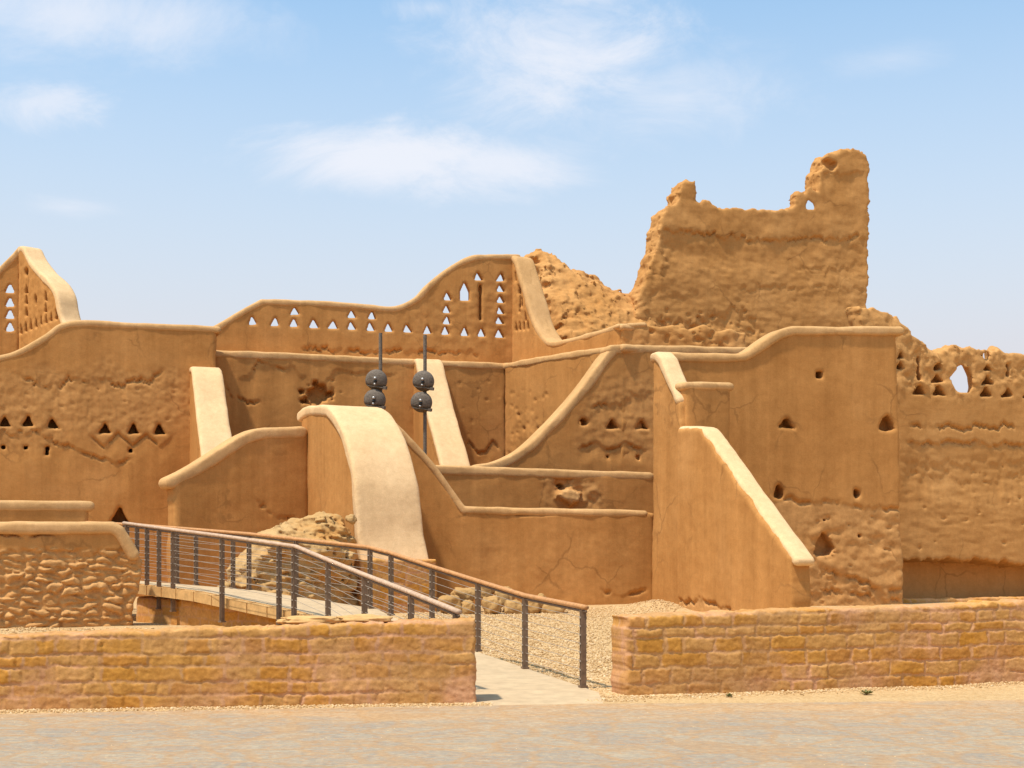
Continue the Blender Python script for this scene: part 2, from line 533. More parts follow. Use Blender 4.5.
# ---- A: long wall on the left
pA = Panel(0, 34.4, 218, 36.0)
topA = [(-150, 372)] + curve([(-60, 366), (0, 355), (22, 348), (45, 335), (62, 323), (85, 320), (130, 322), (218, 326)])
def fA(f):
    f.rough([(-160, 372), (60, 368), (215, 372), (200, 428), (60, 440), (-160, 440)], 0.020, 5.5, 0.3, 0.25)
    f.peel([(-60, 434), (0, 432), (22, 434), (36, 430), (50, 437), (66, 446), (85, 452), (105, 459), (132, 462)], 0.08, 0.9, 0.10)
    f.peel([(88, 433), (105, 448), (118, 432), (133, 447), (147, 434), (160, 447), (177, 432)], 0.07, 0.5, 0.03)
    f.peel([(20, 377), (55, 383), (100, 376), (130, 386), (165, 372)], 0.05, 0.5, 0.18)
    f.pits([(0, 378), (200, 378), (200, 425), (0, 425)], 14, (0.03, 0.07), 0.04)
wall("mud_wall", "long brown wall at far left with curved stepped top and triangular loopholes", "mud wall", pA,
     topA + [(218, 640), (-150, 640)], 0.9, [topA], front=fA, group=WG, cr=0.075, h=0.032, niches=[tri(x, y, 12, 10, 1) for x, y in
     ((-20, 421), (5, 421), (28, 421), (53, 423), (105, 428), (134, 428.5), (160, 429))] + [tri(120, 515, 19, 16)]
     + [quad(3, 447, 4, 4), quad(26, 447.5, 4, 4), quad(47, 451, 4, 9), quad(131, 450, 3.5, 4)])

# ---- B: pierced parapet, D: wall below it
pB = Panel(218, 37.7, 515, 40.1)
topB = curve([(210, 328), (222, 322), (240, 311), (262, 299)]) + [(275, 299), (330, 301)] + curve([(370, 304), (395, 306), (416, 297), (430, 283), (448, 268), (470, 256), (490, 254), (518, 254)])
def holesB():
    H = []
    for x in (253, 275, 294, 314, 333, 352, 371, 389, 408, 428, 446, 465, 482, 500):
        H.append(tri(x, 321 + (x - 253) * 0.051 - 0.5, random.uniform(7.4, 9), random.uniform(6.8, 8.2), 1.0))
    for x, y in ((295, 311), (352, 314), (372, 315), (448, 296), (447, 309), (447, 320), (479, 276), (501, 277), (501, 288), (501, 299), (501, 310), (500, 320)):
        H.append(tri(x, y, random.uniform(7, 8.4), random.uniform(6.4, 7.6), 1.0))
    H.append([(461, 300), (461, 291), (464.5, 283), (466, 283), (469.5, 291), (469.5, 300)])
    return H
def fB(f):
    f.peel([(300, 346), (350, 350), (370, 352), (400, 350), (430, 352), (480, 353)], 0.06, 0.4, 0.1)
    f.rough([(400, 300), (515, 280), (515, 352), (390, 345)], 0.02, 4)
wall("pierced_parapet", "pierced parapet with a rising curved top, arched slot and rows of triangular sky holes", "parapet", pB,
     topB + [(518, 470), (210, 470)], 0.34, [topB], front=fB, niches=[[(479.2, 284), (479.2, 320), (482, 320), (482, 284)]], niche_depth=0.2, holes=holesB(), splay=0.15, group=WG, h=0.035, round_=0.06, cr=0.075, hy=0.055)

pD = Panel(218, 37.0, 505, 39.4)
topD = [(212, 349), (218, 350), (300, 353), (415, 359), (508, 363)]
def fD(f):
    f.peel([(236, 380), (252, 372), (258, 362), (268, 363), (274, 367), (284, 367), (294, 366), (298, 374), (310, 382)], 0.07, 0.9, 0.06)
    f.peel([(324, 386), (332, 374), (338, 369), (352, 371), (364, 371), (380, 375), (398, 374)], 0.07, 0.9, 0.06)
    f.peel([(222, 380), (232, 395), (245, 400), (262, 404)], 0.05, 0.8, 0.08)
    f.blotch(318, 395, 15, 12, 0.32, 0.0, 0.7)
    f.pits([(300, 380), (345, 380), (345, 402), (300, 402)], 14, (0.03, 0.07), 0.05)
    f.peel([(463, 453), (469, 441), (478, 453), (486, 452), (493, 441), (502, 453)], 0.07, 0.5, 0.02)
    f.pits([(460, 380), (500, 380), (500, 440), (460, 440)], 10, (0.03, 0.05), 0.03)
wall("mud_wall", "recessed wall under the pierced parapet with peeling plaster and one dark hollow", "mud wall", pD,
     topD + [(508, 640), (212, 640)], 0.85, [topD], front=fD, group=WG, cr=0.085, h=0.032)

# ---- J: wall facing left between the inner corner and the curved rib
pJ = Panel(505, 39.3, 622, 35.0)
topJ = [(503, 363), (560, 353), (622, 344)]
def fJ(f):
    f.pits([(508, 390), (550, 385), (545, 440), (508, 455)], 45, (0.03, 0.07), 0.04)
    f.rough([(505, 425), (545, 420), (530, 460), (505, 460)], 0.04, 3)
wall("mud_wall", "lit pitted wall facing left at the inner corner, behind the curved rib", "mud wall", pJ,
     topJ + [(622, 560), (503, 560)], 0.7, [topJ], front=fJ, group=WG, cr=0.08)

# ---- P: return of the pierced parapet, running towards us
pP = Panel(513, 40.0, 620, 35.8)
topP = curve([(510, 255), (514, 258), (520, 277), (527, 300), (534, 322), (543, 337), (553, 341), (568, 338), (590, 332), (620, 323.5)])
nP = [tri(511.5 + 4 * k, 327 - 0.4 * k, 2.2, 8) for k in range(1, 5)] + [tri(515 + 3.2 * k, 277 + 13 * k, 2.0, 9) for k in range(0, 4)] + [quad(519, 300, 1.6, 24)] + [tri(525, 316, 2, 8)]
wall("parapet_wall", "sloping horn of the parapet that sweeps down from the pierced corner towards the ruined tower", "parapet", pP,
     topP + [(620, 420), (510, 420)], 0.62, [topP], group=WG, cr=0.075, niches=nP, h=0.035,
     front=lambda f: f.rough([(510, 270), (530, 300), (530, 335), (510, 335)], 0.02, 3.5))
pP2 = Panel(619, 35.8, 745, 36.9)
topP2 = [(619, 323.5), (645, 322), (665, 326), (685, 331), (700, 337)]
wall("parapet_wall", "low crumbling parapet stretch just below the base of the ruined tower", "parapet", pP2,
     [(619, 323.5), (645, 322), (665, 324), (690, 328), (705, 322), (718, 331), (735, 328), (748, 333), (748, 420), (619, 420)], 0.6, [topP2[:2]], group=WG, cr=0.06, edge=0.08,
     mat=MUD_OLD, front=lambda f: (f.rough(None, 0.05, 4.0), f.pits([(650, 326), (745, 330), (745, 344), (650, 344)], 25, (0.04, 0.08), 0.06)))

# ---- C: wall with the curved diagonal top
pC = Panel(490, 34.0, 745, 36.1)
topC = curve([(480, 464), (494, 462), (512, 455), (530, 443), (550, 424), (575, 397), (593, 374), (606, 356), (614, 346.5)])
topC2 = [(612, 345), (640, 344.5), (748, 347)]
def fC(f):
    f.rough([(580, 385), (655, 370), (655, 450), (580, 450)], 0.018, 6, 0.3, 0.2)
    f.peel([(577, 450), (588, 446), (597, 441), (607, 449), (617, 449), (625, 441), (634, 448), (650, 450)], 0.10, 0.45, 0.03)
    f.peel([(590, 410), (605, 404), (620, 402), (635, 396), (655, 394)], 0.08, 0.5, 0.1)
wall("mud_wall", "wall topped by a long curved diagonal rib, three dark loopholes at its right", "mud wall", pC,
     topC + [(640, 344.5), (748, 347), (748, 600), (480, 600)], 0.55, [topC, topC2], front=fC, group=WG, cr=0.095, h=0.032,
     niches=[ell(584, 422, 4, 3.4), tri(613, 424, 13, 9), tri(642, 424, 12, 9), quad(608.5, 457, 3, 4), quad(638.5, 457.5, 3, 4)])

# ---- T: ruined tower wall
pT = Panel(638, 42.0, 868, 44.6)
outT = [(636, 345), (637, 312), (640, 298), (641, 288), (646, 283), (650, 268), (652, 254), (657, 248), (659, 236), (658, 229), (662, 222), (664, 212), (668, 205), (678, 203.5),
        (679, 198), (678, 192), (682, 187), (684, 181), (690, 179), (696, 180), (698, 185), (697, 195), (696, 201), (701, 203), (704, 198), (709, 200), (714, 204), (722, 207), (735, 208), (755, 210), (775, 209.5),
        (792, 208), (795, 203), (796, 195), (799, 190), (804, 190), (806, 192), (810, 188), (814, 190), (819, 192), (819, 184), (819, 171), (823, 167), (824, 158), (829, 153), (838, 151), (847, 148), (857, 149), (866, 154), (869, 164), (869, 190), (869, 235), (868, 290), (868, 420), (636, 420)]
def fT(f):
    f.rough(None, 0.008, 1.8, 0.3, 0, 1.5)
    f.rough([(640, 250), (870, 245), (870, 345), (640, 345)], 0.016, 2.4, 0.4, 0.0, 2.8)
    f.peel([(660, 229), (690, 232), (730, 237), (770, 240), (810, 237), (840, 239), (869, 236)], 0.13, 1.6, 0.10)
    f.peel([(800, 265), (830, 270), (869, 262)], 0.07, 0.7, 0.15, groove=0.02)
    f.peel([(735, 290), (770, 285), (820, 287), (869, 290)], 0.07, 0.8, 0.15, groove=0.02)
    f.peel([(650, 318), (690, 322), (735, 309), (760, 318)], 0.10, 0.9, 0.2, groove=0.02)
    f.rough([(638, 300), (665, 240), (672, 250), (655, 320), (760, 322), (760, 345), (638, 345)], 0.07, 3.0, 0.3)
    f.peel([(820, 171), (840, 174), (867, 171)], 0.10, 0.9, 0.06, up=False, groove=0.02)
    f.blotch(830, 163, 6, 7, 0.25)
    f.pits([(650, 310), (760, 312), (760, 340), (650, 340)], 40, (0.05, 0.09), 0.07)
wall("ruined_tower", "tall jagged ruin of a mud tower with a raised spur at its right corner", "ruined tower", pT,
     outT, 0.9, (), edge3=0.07, front=fT, group=WG, mat=MUD_OLD, h=0.04, edge=0.03, round_=0.07, hy=0.07, holes=[[(807, 206), (809, 201), (813, 204), (814, 208), (808, 208.5)]],
     splay=0.8, vol=lambda S, Y, Z, sd: 0.03 * fbm(S * 1.3, Y * 1.3, Z * 1.3, 4, 0.55))

# ---- M: rubble heap behind, left of the tower
pM = Panel(520, 42.5, 645, 44.2)
outM = [(533, 360), (533, 266), (535, 255), (545, 251), (555, 255), (558, 264), (566, 270), (577, 274), (588, 280), (597, 289), (606, 295), (618, 298), (628, 299), (640, 302), (660, 310), (690, 360)]
wall("rubble_ruin", "heap of lumpy crumbled mud brick between the parapet horn and the tower", "ruin", pM, outM, 1.8, (), group=WG, mat=MUD_OLD,
     h=0.045, hy=0.07, round_=0.6, edge=0.16, front=lambda f: (slope(f, 0.75), f.rough(None, 0.20, 1.2), f.rough(None, 0.06, 5.0)),
     vol=lambda S, Y, Z, sd: 0.11 * fbm(S * 2.2, Y * 2.2, Z * 2.2, 5, 0.65))

# ---- W: pierced corner at far left, behind A
pW = Panel(-70, 44.3, 18, 45.0)
topW = curve([(-75, 300), (-40, 292), (-10, 275), (6, 262), (21, 246)])
wall("pierced_parapet", "shaded parapet cut by the left picture edge, four sky holes in a column", "parapet", pW,
     topW + [(21, 480), (-75, 480)], 0.35, [topW], group=WG, holes=[tri(10, y, 6.5, 6.5) for y in (288.5, 302.5, 314.5, 327)] + [tri(-15, y, 6.5, 6.5) for y in (314, 327)], h=0.035, hy=0.055, round_=0.06, splay=0.6)
pW2 = Panel(18, 45.0, 73, 42.4)
topW2 = curve([(17, 249), (22, 246), (29, 259), (39, 271), (49, 281), (55.5, 292), (58.5, 306), (61.5, 318), (68, 330)])
nW = [tri(26, y, 3, 8) for y in (289, 300, 312)] + [tri(45, y, 3, 10) for y in (296, 307)] + [quad(56, 315, 3, 9)] + [tri(20.5 + 5.0 * k, 329 - 2.1 * k, 2.4, 9) for k in range(8)] + [ell(26, 272, 2, 4), ell(35, 300, 1, 5)]
wall("carved_parapet", "lit gable of the far left corner with carved slits and a broad coping stepping down", "parapet", pW2,
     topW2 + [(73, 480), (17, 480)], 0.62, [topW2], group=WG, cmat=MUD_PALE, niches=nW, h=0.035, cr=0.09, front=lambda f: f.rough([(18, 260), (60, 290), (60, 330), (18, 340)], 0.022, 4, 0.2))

# ---- N: ruined wall at right
pN = Panel(868, 32.4, 1024, 34.0)
outN = [(860, 306), (870, 307), (885, 310), (898, 316), (906, 325), (914, 333), (922, 341), (930, 346), (938, 352), (944, 347), (952, 345), (962, 346), (972, 345), (982, 348), (992, 350), (1000, 346), (1008, 352), (1024, 354), (1050, 352), (1085, 362), (1085, 660), (860, 660)]
holeN = [[(956.5, 389.5), (953, 383), (952.5, 377), (957, 370), (963, 366.5), (968, 368.5), (972, 377), (973, 385), (970, 391.5), (960, 392)], ell(987, 355, 2.6, 2)]
nN = [tri(x, y, w * 1.15, h * 1.2, 1) for x, y, w, h in ((919, 390, 13, 8), (939, 390.5, 12, 8), (986, 391.5, 12, 8), (1008, 392.5, 11, 7), (1030, 393, 12, 8), (939, 378, 11, 7), (939, 366, 8, 6), (988, 380, 11, 7), (988, 367.5, 9, 5), (901, 355, 6, 6), (901, 365, 6, 6))] \
    + [[(917.5, 380), (919, 356), (920, 356), (922, 380)], [(1007.5, 376), (1008, 363), (1010, 363), (1010.5, 376)]]
def fN(f):
    f.rough([(860, 300), (1090, 335), (1090, 392), (925, 392), (900, 380), (860, 392)], 0.06, 2.4, 0.25, 0.6)
    f.rough([(900, 345), (1090, 345), (1090, 392), (900, 392)], 0.03, 5, 0.2)
    f.peel([(905, 442), (930, 444), (960, 441), (990, 445), (1090, 444)], 0.10, 1.6, 0.06)
    f.peel([(900, 461), (950, 463), (1000, 460), (1090, 462)], 0.06, 0.8, 0.15, groove=0.02)
    f.rough([(895, 445), (1090, 445), (1090, 558), (895, 558)], 0.018, 2.0, 0.6, 0.15, 3.2)
    f.peel([(900, 472), (960, 478), (1020, 474), (1090, 478)], 0.06, 0.8, 0.2, groove=0.02)
    f.pits([(905, 485), (1085, 485), (1085, 550), (905, 550)], 22, (0.03, 0.06), 0.05)
    f.peel([(890, 561), (940, 560), (990, 561), (1024, 566), (1090, 566)], 0.75, 9.0, 0.06)
    f.peel([(905, 425), (960, 427), (1090, 425)], 0.03, 0.5, 0.08)
wall("ruined_wall", "eroded wall at the right edge with crumbling crest and a ragged window to the sky", "ruined wall", pN,
     outN, 1.6, (), front=fN, group=WG, mat=MUD_OLD, h=0.036, edge=0.05, round_=0.10, holes=holeN, niches=nN, hy=0.06, niche_depth=0.36, edge3=0.05, splay=0.5, tfun=lambda Z: 1.6 - 1.12 * sstep(4.2, 4.9, Z),
     vol=lambda S, Y, Z, sd: 0.035 * fbm(S * 2.4, Y * 2.4, Z * 2.4, 4, 0.6) * sstep(4.5, 5.6, Z))

# ---- R: big plain wall at right
pR = Panel(655, 29.2, 905, 30.9)
topR = curve([(664, 352), (670, 352), (700, 352.5), (738, 352.5), (750, 349), (765, 339), (780, 330), (793, 326)], 4) + [(830, 326), (901, 326)]
def fR(f):
    f.d -= 0.03
    f.peel([(760, 499), (775, 500), (790, 498), (800, 502), (825, 501), (845, 503), (858, 508), (912, 508)], 0.05, 1.5, 0.05, 0.55)
    f.rough([(805, 515), (912, 515), (912, 620), (805, 620)], 0.05, 2.2, 0.2, 0.5, 1.6)
    f.peel([(812, 571), (835, 573), (860, 580), (885, 592), (912, 586)], 0.09, 0.9, 0.06)
    f.blotch(825, 545, 12, 16, 0.05)
    f.peel([(805, 594), (840, 592), (880, 598), (912, 600)], 0.06, 0.6, 0.06)
    f.pits([(815, 515), (905, 515), (905, 600), (815, 600)], 22, (0.03, 0.06), 0.06)
wall("mud_wall", "tall plain tan wall at right with a stepped top and a few scattered small openings", "mud wall", pR,
     topR + [(900, 326), (904, 500), (909, 640), (664, 640)], 0.5, [topR], front=fR, group=WG, cr=0.085, h=0.035,
     niches=[quad(820.5, 374.5, 6, 7), [(780, 427), (785, 419), (789, 419), (795, 428)], [(880, 429), (884, 418), (889, 415), (894, 421), (896, 429), (888, 431)],
             [(775, 497), (777, 487), (780, 484), (784, 490), (785, 496), (780, 499)], ell(858, 493.5, 3.6, 4.4), [(816, 553), (823, 532), (828, 533), (836, 548), (833, 555), (820, 556)], ell(826, 520, 1.6, 1.6), ell(861, 536, 1.4, 1.4)],
     niche_depth=0.4)

# ---- H: lit buttress wall running towards us
pH = Panel(650, 29.5, 795, 24.1)
topH1 = [(652, 353), (656, 352), (661, 357), (677, 396)]
topH2 = curve([(681, 426), (692, 426), (702, 428), (712, 440)], 4) + curve([(730, 466), (760, 509), (795, 556)], 4)
def fH(f):
    s0 = f.p(680, 500)[0]
    f.d += 0.07 * sstep(s0 - 0.03, s0 + 0.03, f.S)
    f.peel([(676, 598), (690, 603), (705, 600), (720, 606), (735, 609)], 0.07, 0.5, 0.05, 0.6)
    f.rough(None, 0.005, 4)
wall("buttress_wall", "broad sunlit buttress wall sloping down to the right in front of the tall plain wall", "buttress", pH,
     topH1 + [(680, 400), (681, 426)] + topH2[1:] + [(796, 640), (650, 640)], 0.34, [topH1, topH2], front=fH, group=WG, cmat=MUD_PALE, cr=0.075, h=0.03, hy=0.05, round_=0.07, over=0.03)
pH2 = Panel(685.5, 28.15, 733, 28.7)
wall("mud_pier", "square stub pier with a flat coping wedged between the sloping buttress and the tall wall", "pier", pH2,
     [(685.5, 382), (733, 382), (733, 640), (685.5, 640)], 0.35, [[(688, 381), (731.5, 382)]], group=WG, cr=0.075, h=0.03, hy=0.06, edge=0.015)

# ---- E: two pale sloping buttresses against the back walls
pE1 = Panel(188, 36.2, 212, 32.2)
topE1 = curve([(188.5, 369), (192, 368.5), (196, 402), (203, 456), (210, 520)], 5)
wall("sloping_buttress", "pale sloping buttress leaning on the long left wall beside the parapet start", "buttress", pE1,
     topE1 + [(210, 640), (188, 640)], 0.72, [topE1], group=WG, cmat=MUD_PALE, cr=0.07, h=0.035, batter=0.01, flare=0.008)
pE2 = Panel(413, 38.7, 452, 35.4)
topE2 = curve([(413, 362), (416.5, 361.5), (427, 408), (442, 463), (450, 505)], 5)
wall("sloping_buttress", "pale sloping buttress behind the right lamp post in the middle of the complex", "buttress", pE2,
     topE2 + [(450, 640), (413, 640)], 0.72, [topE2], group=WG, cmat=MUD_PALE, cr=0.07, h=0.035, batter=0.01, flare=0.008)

# ---- F: pier with the big pale slope
pF = Panel(300, 31.0, 363.5, 27.4)
topF = curve([(300, 411), (305, 406.5), (317, 405), (330, 407), (341, 424), (349, 448), (354, 474), (356.5, 504), (358.5, 532), (362, 558)], 5)
wall("sloping_pier", "large pier with a broad pale slope curving down to the rock at its foot", "pier", pF,
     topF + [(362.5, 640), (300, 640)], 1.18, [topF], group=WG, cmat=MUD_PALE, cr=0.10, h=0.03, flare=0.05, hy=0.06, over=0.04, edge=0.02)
pF2 = Panel(361, 27.3, 436, 27.95)

# ---- G: walls right of the pier
pG = Panel(380, 30.0, 650, 31.2)
topG = [(379, 409), (384, 412)] + curve([(400, 428), (418, 447), (433, 464)], 3) + [(448, 485), (463, 506), (500, 507), (560, 508), (645, 510)]
def fG(f):
    f.rough([(470, 530), (640, 530), (640, 600), (470, 600)], 0.014, 1.6, 0.4, 0.15)
    f.peel([(480, 513), (520, 514), (560, 513)], 0.015, 0.4, 0.02)
    f.peel([(600, 590), (625, 595), (649, 590)], 0.03, 0.6, 0.05)
wall("mud_wall", "low plain middle wall whose coping drops from the pale pier, then runs level", "mud wall", pG,
     topG + [(657, 511), (657, 640), (379, 640)], 0.45, [topG], front=fG, group=WG, cr=0.075, h=0.032, round_=0.09)
pG2 = Panel(425, 32.0, 655, 33.5)
topG2 = [(425, 465), (470, 466), (516, 467.5), (560, 469), (650, 472)]
def fG2(f):
    f.blotch(563, 482, 9, 7, 0.10, 0.9); f.blotch(568, 496, 14, 9, -0.22, 1.0); f.blotch(562, 487, 4, 4, 0.3, 0.0)
    f.rough([(545, 475), (600, 478), (600, 504), (545, 504)], 0.06, 4, 0.2, 0.4)
wall("mud_wall", "low wall with a level coping and a small rubble scar, behind the middle low wall", "mud wall", pG2,
     topG2 + [(660, 472), (660, 600), (425, 600)], 0.5, [topG2], front=fG2, group=WG, cr=0.095, h=0.032)

# ---- K: wall left of the pier
pK = Panel(163, 29.0, 300, 30.4)
topK = curve([(172, 476), (178, 473), (190, 467), (210, 455), (232, 441), (248, 432), (262, 427.5), (280, 427), (302, 426.5)], 5)
def fK(f):
    f.peel([(255, 500), (280, 520), (298, 515)], 0.02, 0.6, 0.1)
wall("mud_wall", "shaded brown wall behind the walkway whose coping climbs right to the pale pier", "mud wall", pK,
     topK + [(302, 427), (311, 427), (311, 640), (172, 640)], 0.6, [topK], front=fK, group=WG, cr=0.11, h=0.032)

# ---- L: rubble stone wall with plastered top at left, and the low wall behind
pL = Panel(0, 22.0, 135, 22.6)
STONES = {}
def fL(f):
    band = f.p(60, 549)[1]
    wob = 0.05 * fbm(f.S * 2, 0.5, f.seed, 4)
    low = 1 - sstep(band - 0.05, band + 0.03, f.Z + wob)
    ws = f.S + 0.10 * fbm(f.S * 2.5, f.Z * 2.5, 3.1, 3); wz = f.Z + 0.06 * fbm(f.S * 2.5, f.Z * 2.5, 8.1, 3) + 0.12 * f.S * 0.2
    e, c = worley(ws / 0.30, wz / 0.105, 5)
    bulge = sstep(0.0, 0.45, e)
    f.d += low * (-0.05 + bulge * (0.03 + 0.06 * c)) + low * 0.02 * fbm(f.S * 7, f.Z * 12, 2.2, 5, 0.65)
    f.tone = np.maximum(f.tone, low * (0.35 + 0.6 * c))
    f.peel([(-40, 540), (0, 534), (14, 535), (26, 541), (38, 534), (52, 533), (60, 542)], 0.015, 0.2, 0.03)
topL = [(-200, 521), (-60, 521), (0, 521.5), (112, 521.5)] + curve([(117, 522.5), (124, 533), (133, 548)], 4)[1:]
wall("rubble_wall", "rough rubble stone wall with plastered coped top, ending at the walkway rail", "stone wall", pL,
     topL + [(138, 550), (145, 560), (143, 580), (137, 600), (135, 640), (-200, 640)], 0.55, [topL], front=fL, h=0.022, hy=0.04, round_=0.06, cr=0.085, mat=None, edge=0.04, over=0.05)
pL2 = Panel(0, 27.0, 92, 27.7)
wall("mud_wall", "short low wall with a thick round coping behind the rubble stone wall", "mud wall", pL2,
     [(-220, 500), (92, 501), (92, 640), (-220, 640)], 0.5, [[(-220, 500), (90, 500.5)]], group=WG, cr=0.09)


# ------------------------------------------------------------------ masonry (front walls, walkway footing)
def masonry(name, label, cat, panel, outline, T, h=0.011, row=0.135, seed=1, group=None, smear=0.5, bodyname=None):
    out = panel.many(outline)
    ss = [a for a, b in out]; zs = [b for a, b in out]
    pad = 0.06
    sx = np.arange(min(ss) - pad, max(ss) + pad, h, dtype=np.float32); sz = np.arange(min(zs) - pad, max(zs) + pad, h, dtype=np.float32)
    S, Z = np.meshgrid(sx, sz, indexing="ij")

    def blocks(S, Z):
        rng = np.random.default_rng(seed)
        Zw = Z + 0.022 * fbm(S * 0.9, 1.7, seed, 3) + 0.012 * fbm(S * 6, Z * 6, seed + 1, 3)
        Sw = S + 0.02 * fbm(S * 5, Z * 5, seed + 2, 3)
        edges = [-0.6]
        while edges[-1] < 3: edges.append(edges[-1] + row * rng.uniform(0.78, 1.25))
        edges = np.array(edges)
        ri = np.clip(np.searchsorted(edges, Zw) - 1, 0, len(edges) - 2)
        dz = np.minimum(Zw - edges[ri], edges[ri + 1] - Zw)
        dx = np.zeros_like(S); tint = np.zeros_like(S); sunk = np.zeros_like(S)
        for r in range(len(edges) - 1):
            m = ri == r
            e = [sx[0] - 1 - rng.uniform(0, 0.5)]
            while e[-1] < sx[-1] + 1: e.append(e[-1] + rng.choice([0.22, 0.32, 0.36, 0.42, 0.5]) * rng.uniform(0.85, 1.15))
            e = np.array(e)
            if not m.any(): continue
            b = np.searchsorted(e, Sw[m]) - 1
            t = rng.uniform(0, 1, len(e)); q = rng.uniform(0, 1, len(e))
            dx[m] = np.minimum(Sw[m] - e[b], e[b + 1] - Sw[m]); tint[m] = t[b]; sunk[m] = q[b]
        d = np.minimum(dx, dz)
        d = d - 0.013 * fbm(S * 11, Z * 11, seed + 6, 4, 0.65)
        prof = sstep(0.009, 0.021, d)
        return prof, tint, sunk
    prof, tint, sunk = blocks(S, Z)
    wear = sstep(-0.15, 0.35, fbm(S * 0.8, Z * 1.4, seed + 12, 3))          # where mortar covers most of the face
    d = 0.014 * fbm(S * 1.3, Z * 1.3, seed + 3, 3) + prof * (0.003 + 0.010 * sunk) * (1 - 0.75 * wear) + 0.0045 * fbm(S * 12, Z * 16, seed + 4, 5, 0.65)
    base = sstep(0.0, 0.16, Z - min(zs) - 0.10)
    d += 0.03 * (1 - base) * fbm(S * 3, Z * 3, seed + 5, 3)
    sd = poly_sd(out, S, Z) + 0.022 * fbm(S * 4.5, Z * 4.5, seed + 7, 5, 0.6)
    hy = 0.024
    sy = np.arange(-0.12, T + 0.1, hy, dtype=np.float32)
    Y = sy[None, :, None]
    f = smax(smax(sd[:, None, :], -(Y + d[:, None, :]), 0.05), Y - T - 0.01 * fbm(S * 4, Z * 4, 2.2, 3)[:, None, :], 0.05)
    V, Q = surface_nets(f.astype(np.float32), sx[0], sy[0], sz[0], h, hy, h)
    me = mesh_from(name, V, Q)
    # block tints carried on the vertices; side ends take blocks along their own depth
    i = np.clip(((V[:, 0] - sx[0]) / h).round().astype(int), 0, len(sx) - 1); j = np.clip(((V[:, 2] - sz[0]) / h).round().astype(int), 0, len(sz) - 1)
    pv, tv, _ = blocks(V[:, 0] + V[:, 1], V[:, 2])
    top = sstep(-0.030, 0.0, sd[i, j])
    a = me.attributes.new("stone", "FLOAT", "POINT"); a.data.foreach_set("value", tv.astype(np.float32))
    a = me.attributes.new("mortar", "FLOAT", "POINT")
    a.data.foreach_set("value", np.clip((1 - pv) * 0.9 + smear * (wear[i, j] * 0.45 + 0.45 * (1 - sstep(0.1, 0.55, V[:, 2])) * sstep(-0.3, 0.3, fbm(V[:, 0] * 0.6, 0.3, seed + 15, 2))) + 0.25 * top, 0, 1).astype(np.float32))
    root = link(name, me, STONE, None, (panel.A[0], panel.A[1], 0)); root.rotation_euler = (0, 0, panel.rz)
    tag(root, label, cat, group, "thing")
    return root


FG = "low ochre masonry walls in front"
pFL = Panel(0, 13.75, 476, 14.4)
masonry("stone_wall", "low masonry wall of ochre blocks at front left, in front of the sloping walkway", "stone wall", pFL,
        [(-160, 641), (0, 636), (60, 633), (130, 631), (190, 628), (262, 626), (330, 624), (400, 622), (440, 620.5), (474, 620), (477, 640), (477, 730), (-160, 730)], 0.45, seed=4, group=FG, smear=0.8)
pFR = Panel(626, 15.0, 1024, 16.5)
masonry("stone_wall", "low masonry wall of ochre blocks at front right, with its pale end by the path", "stone wall", pFR,
        [(626, 616), (660, 615), (700, 613), (745, 612), (800, 609), (860, 608.5), (905, 607), (960, 605), (1000, 602), (1024, 601), (1150, 599), (1150, 720), (626, 720)], 0.45, seed=9, group=FG, smear=1.1)


# ------------------------------------------------------------------ ground
def gz(x, y):
    x = np.asarray(x, float); y = np.asarray(y, float)
    b = 0.30 * sstep(16.5, 28.5, y)
    left = 1 - sstep(-4.2, -1.6, x)
    b = b + 0.18 * np.exp(-((x - 3.0) / 0.6) ** 2 - ((y - 28.9) / 1.3) ** 2)
    b = np.maximum(b, left * 0.31 * sstep(14.6, 17.5, y))
    return b


def ground_sheet():
    xs = np.concatenate([np.linspace(-400, -16, 14), np.linspace(-15, 16, 125), np.linspace(17, 400, 14)])
    ys = np.concatenate([np.linspace(-200, 4, 8), np.linspace(5, 34, 146), np.linspace(35, 600, 16)])
    X, Y = np.meshgrid(xs, ys, indexing="ij")
    near = (np.abs(X) < 16) & (Y > 4) & (Y < 34)
    Z = gz(X, Y) + np.where(near, 0.02 * fbm(X * 0.7, Y * 0.7, 2.0, 4), 0) * sstep(14.2, 16.5, Y)
    n, m = X.shape
    V = np.stack([X, Y, Z], -1).reshape(-1, 3)
    I = np.arange(n * m).reshape(n, m)
    Q = np.stack([I[:-1, :-1], I[1:, :-1], I[1:, 1:], I[:-1, 1:]], -1).reshape(-1, 4)
    return mesh_from("ground", V, Q)


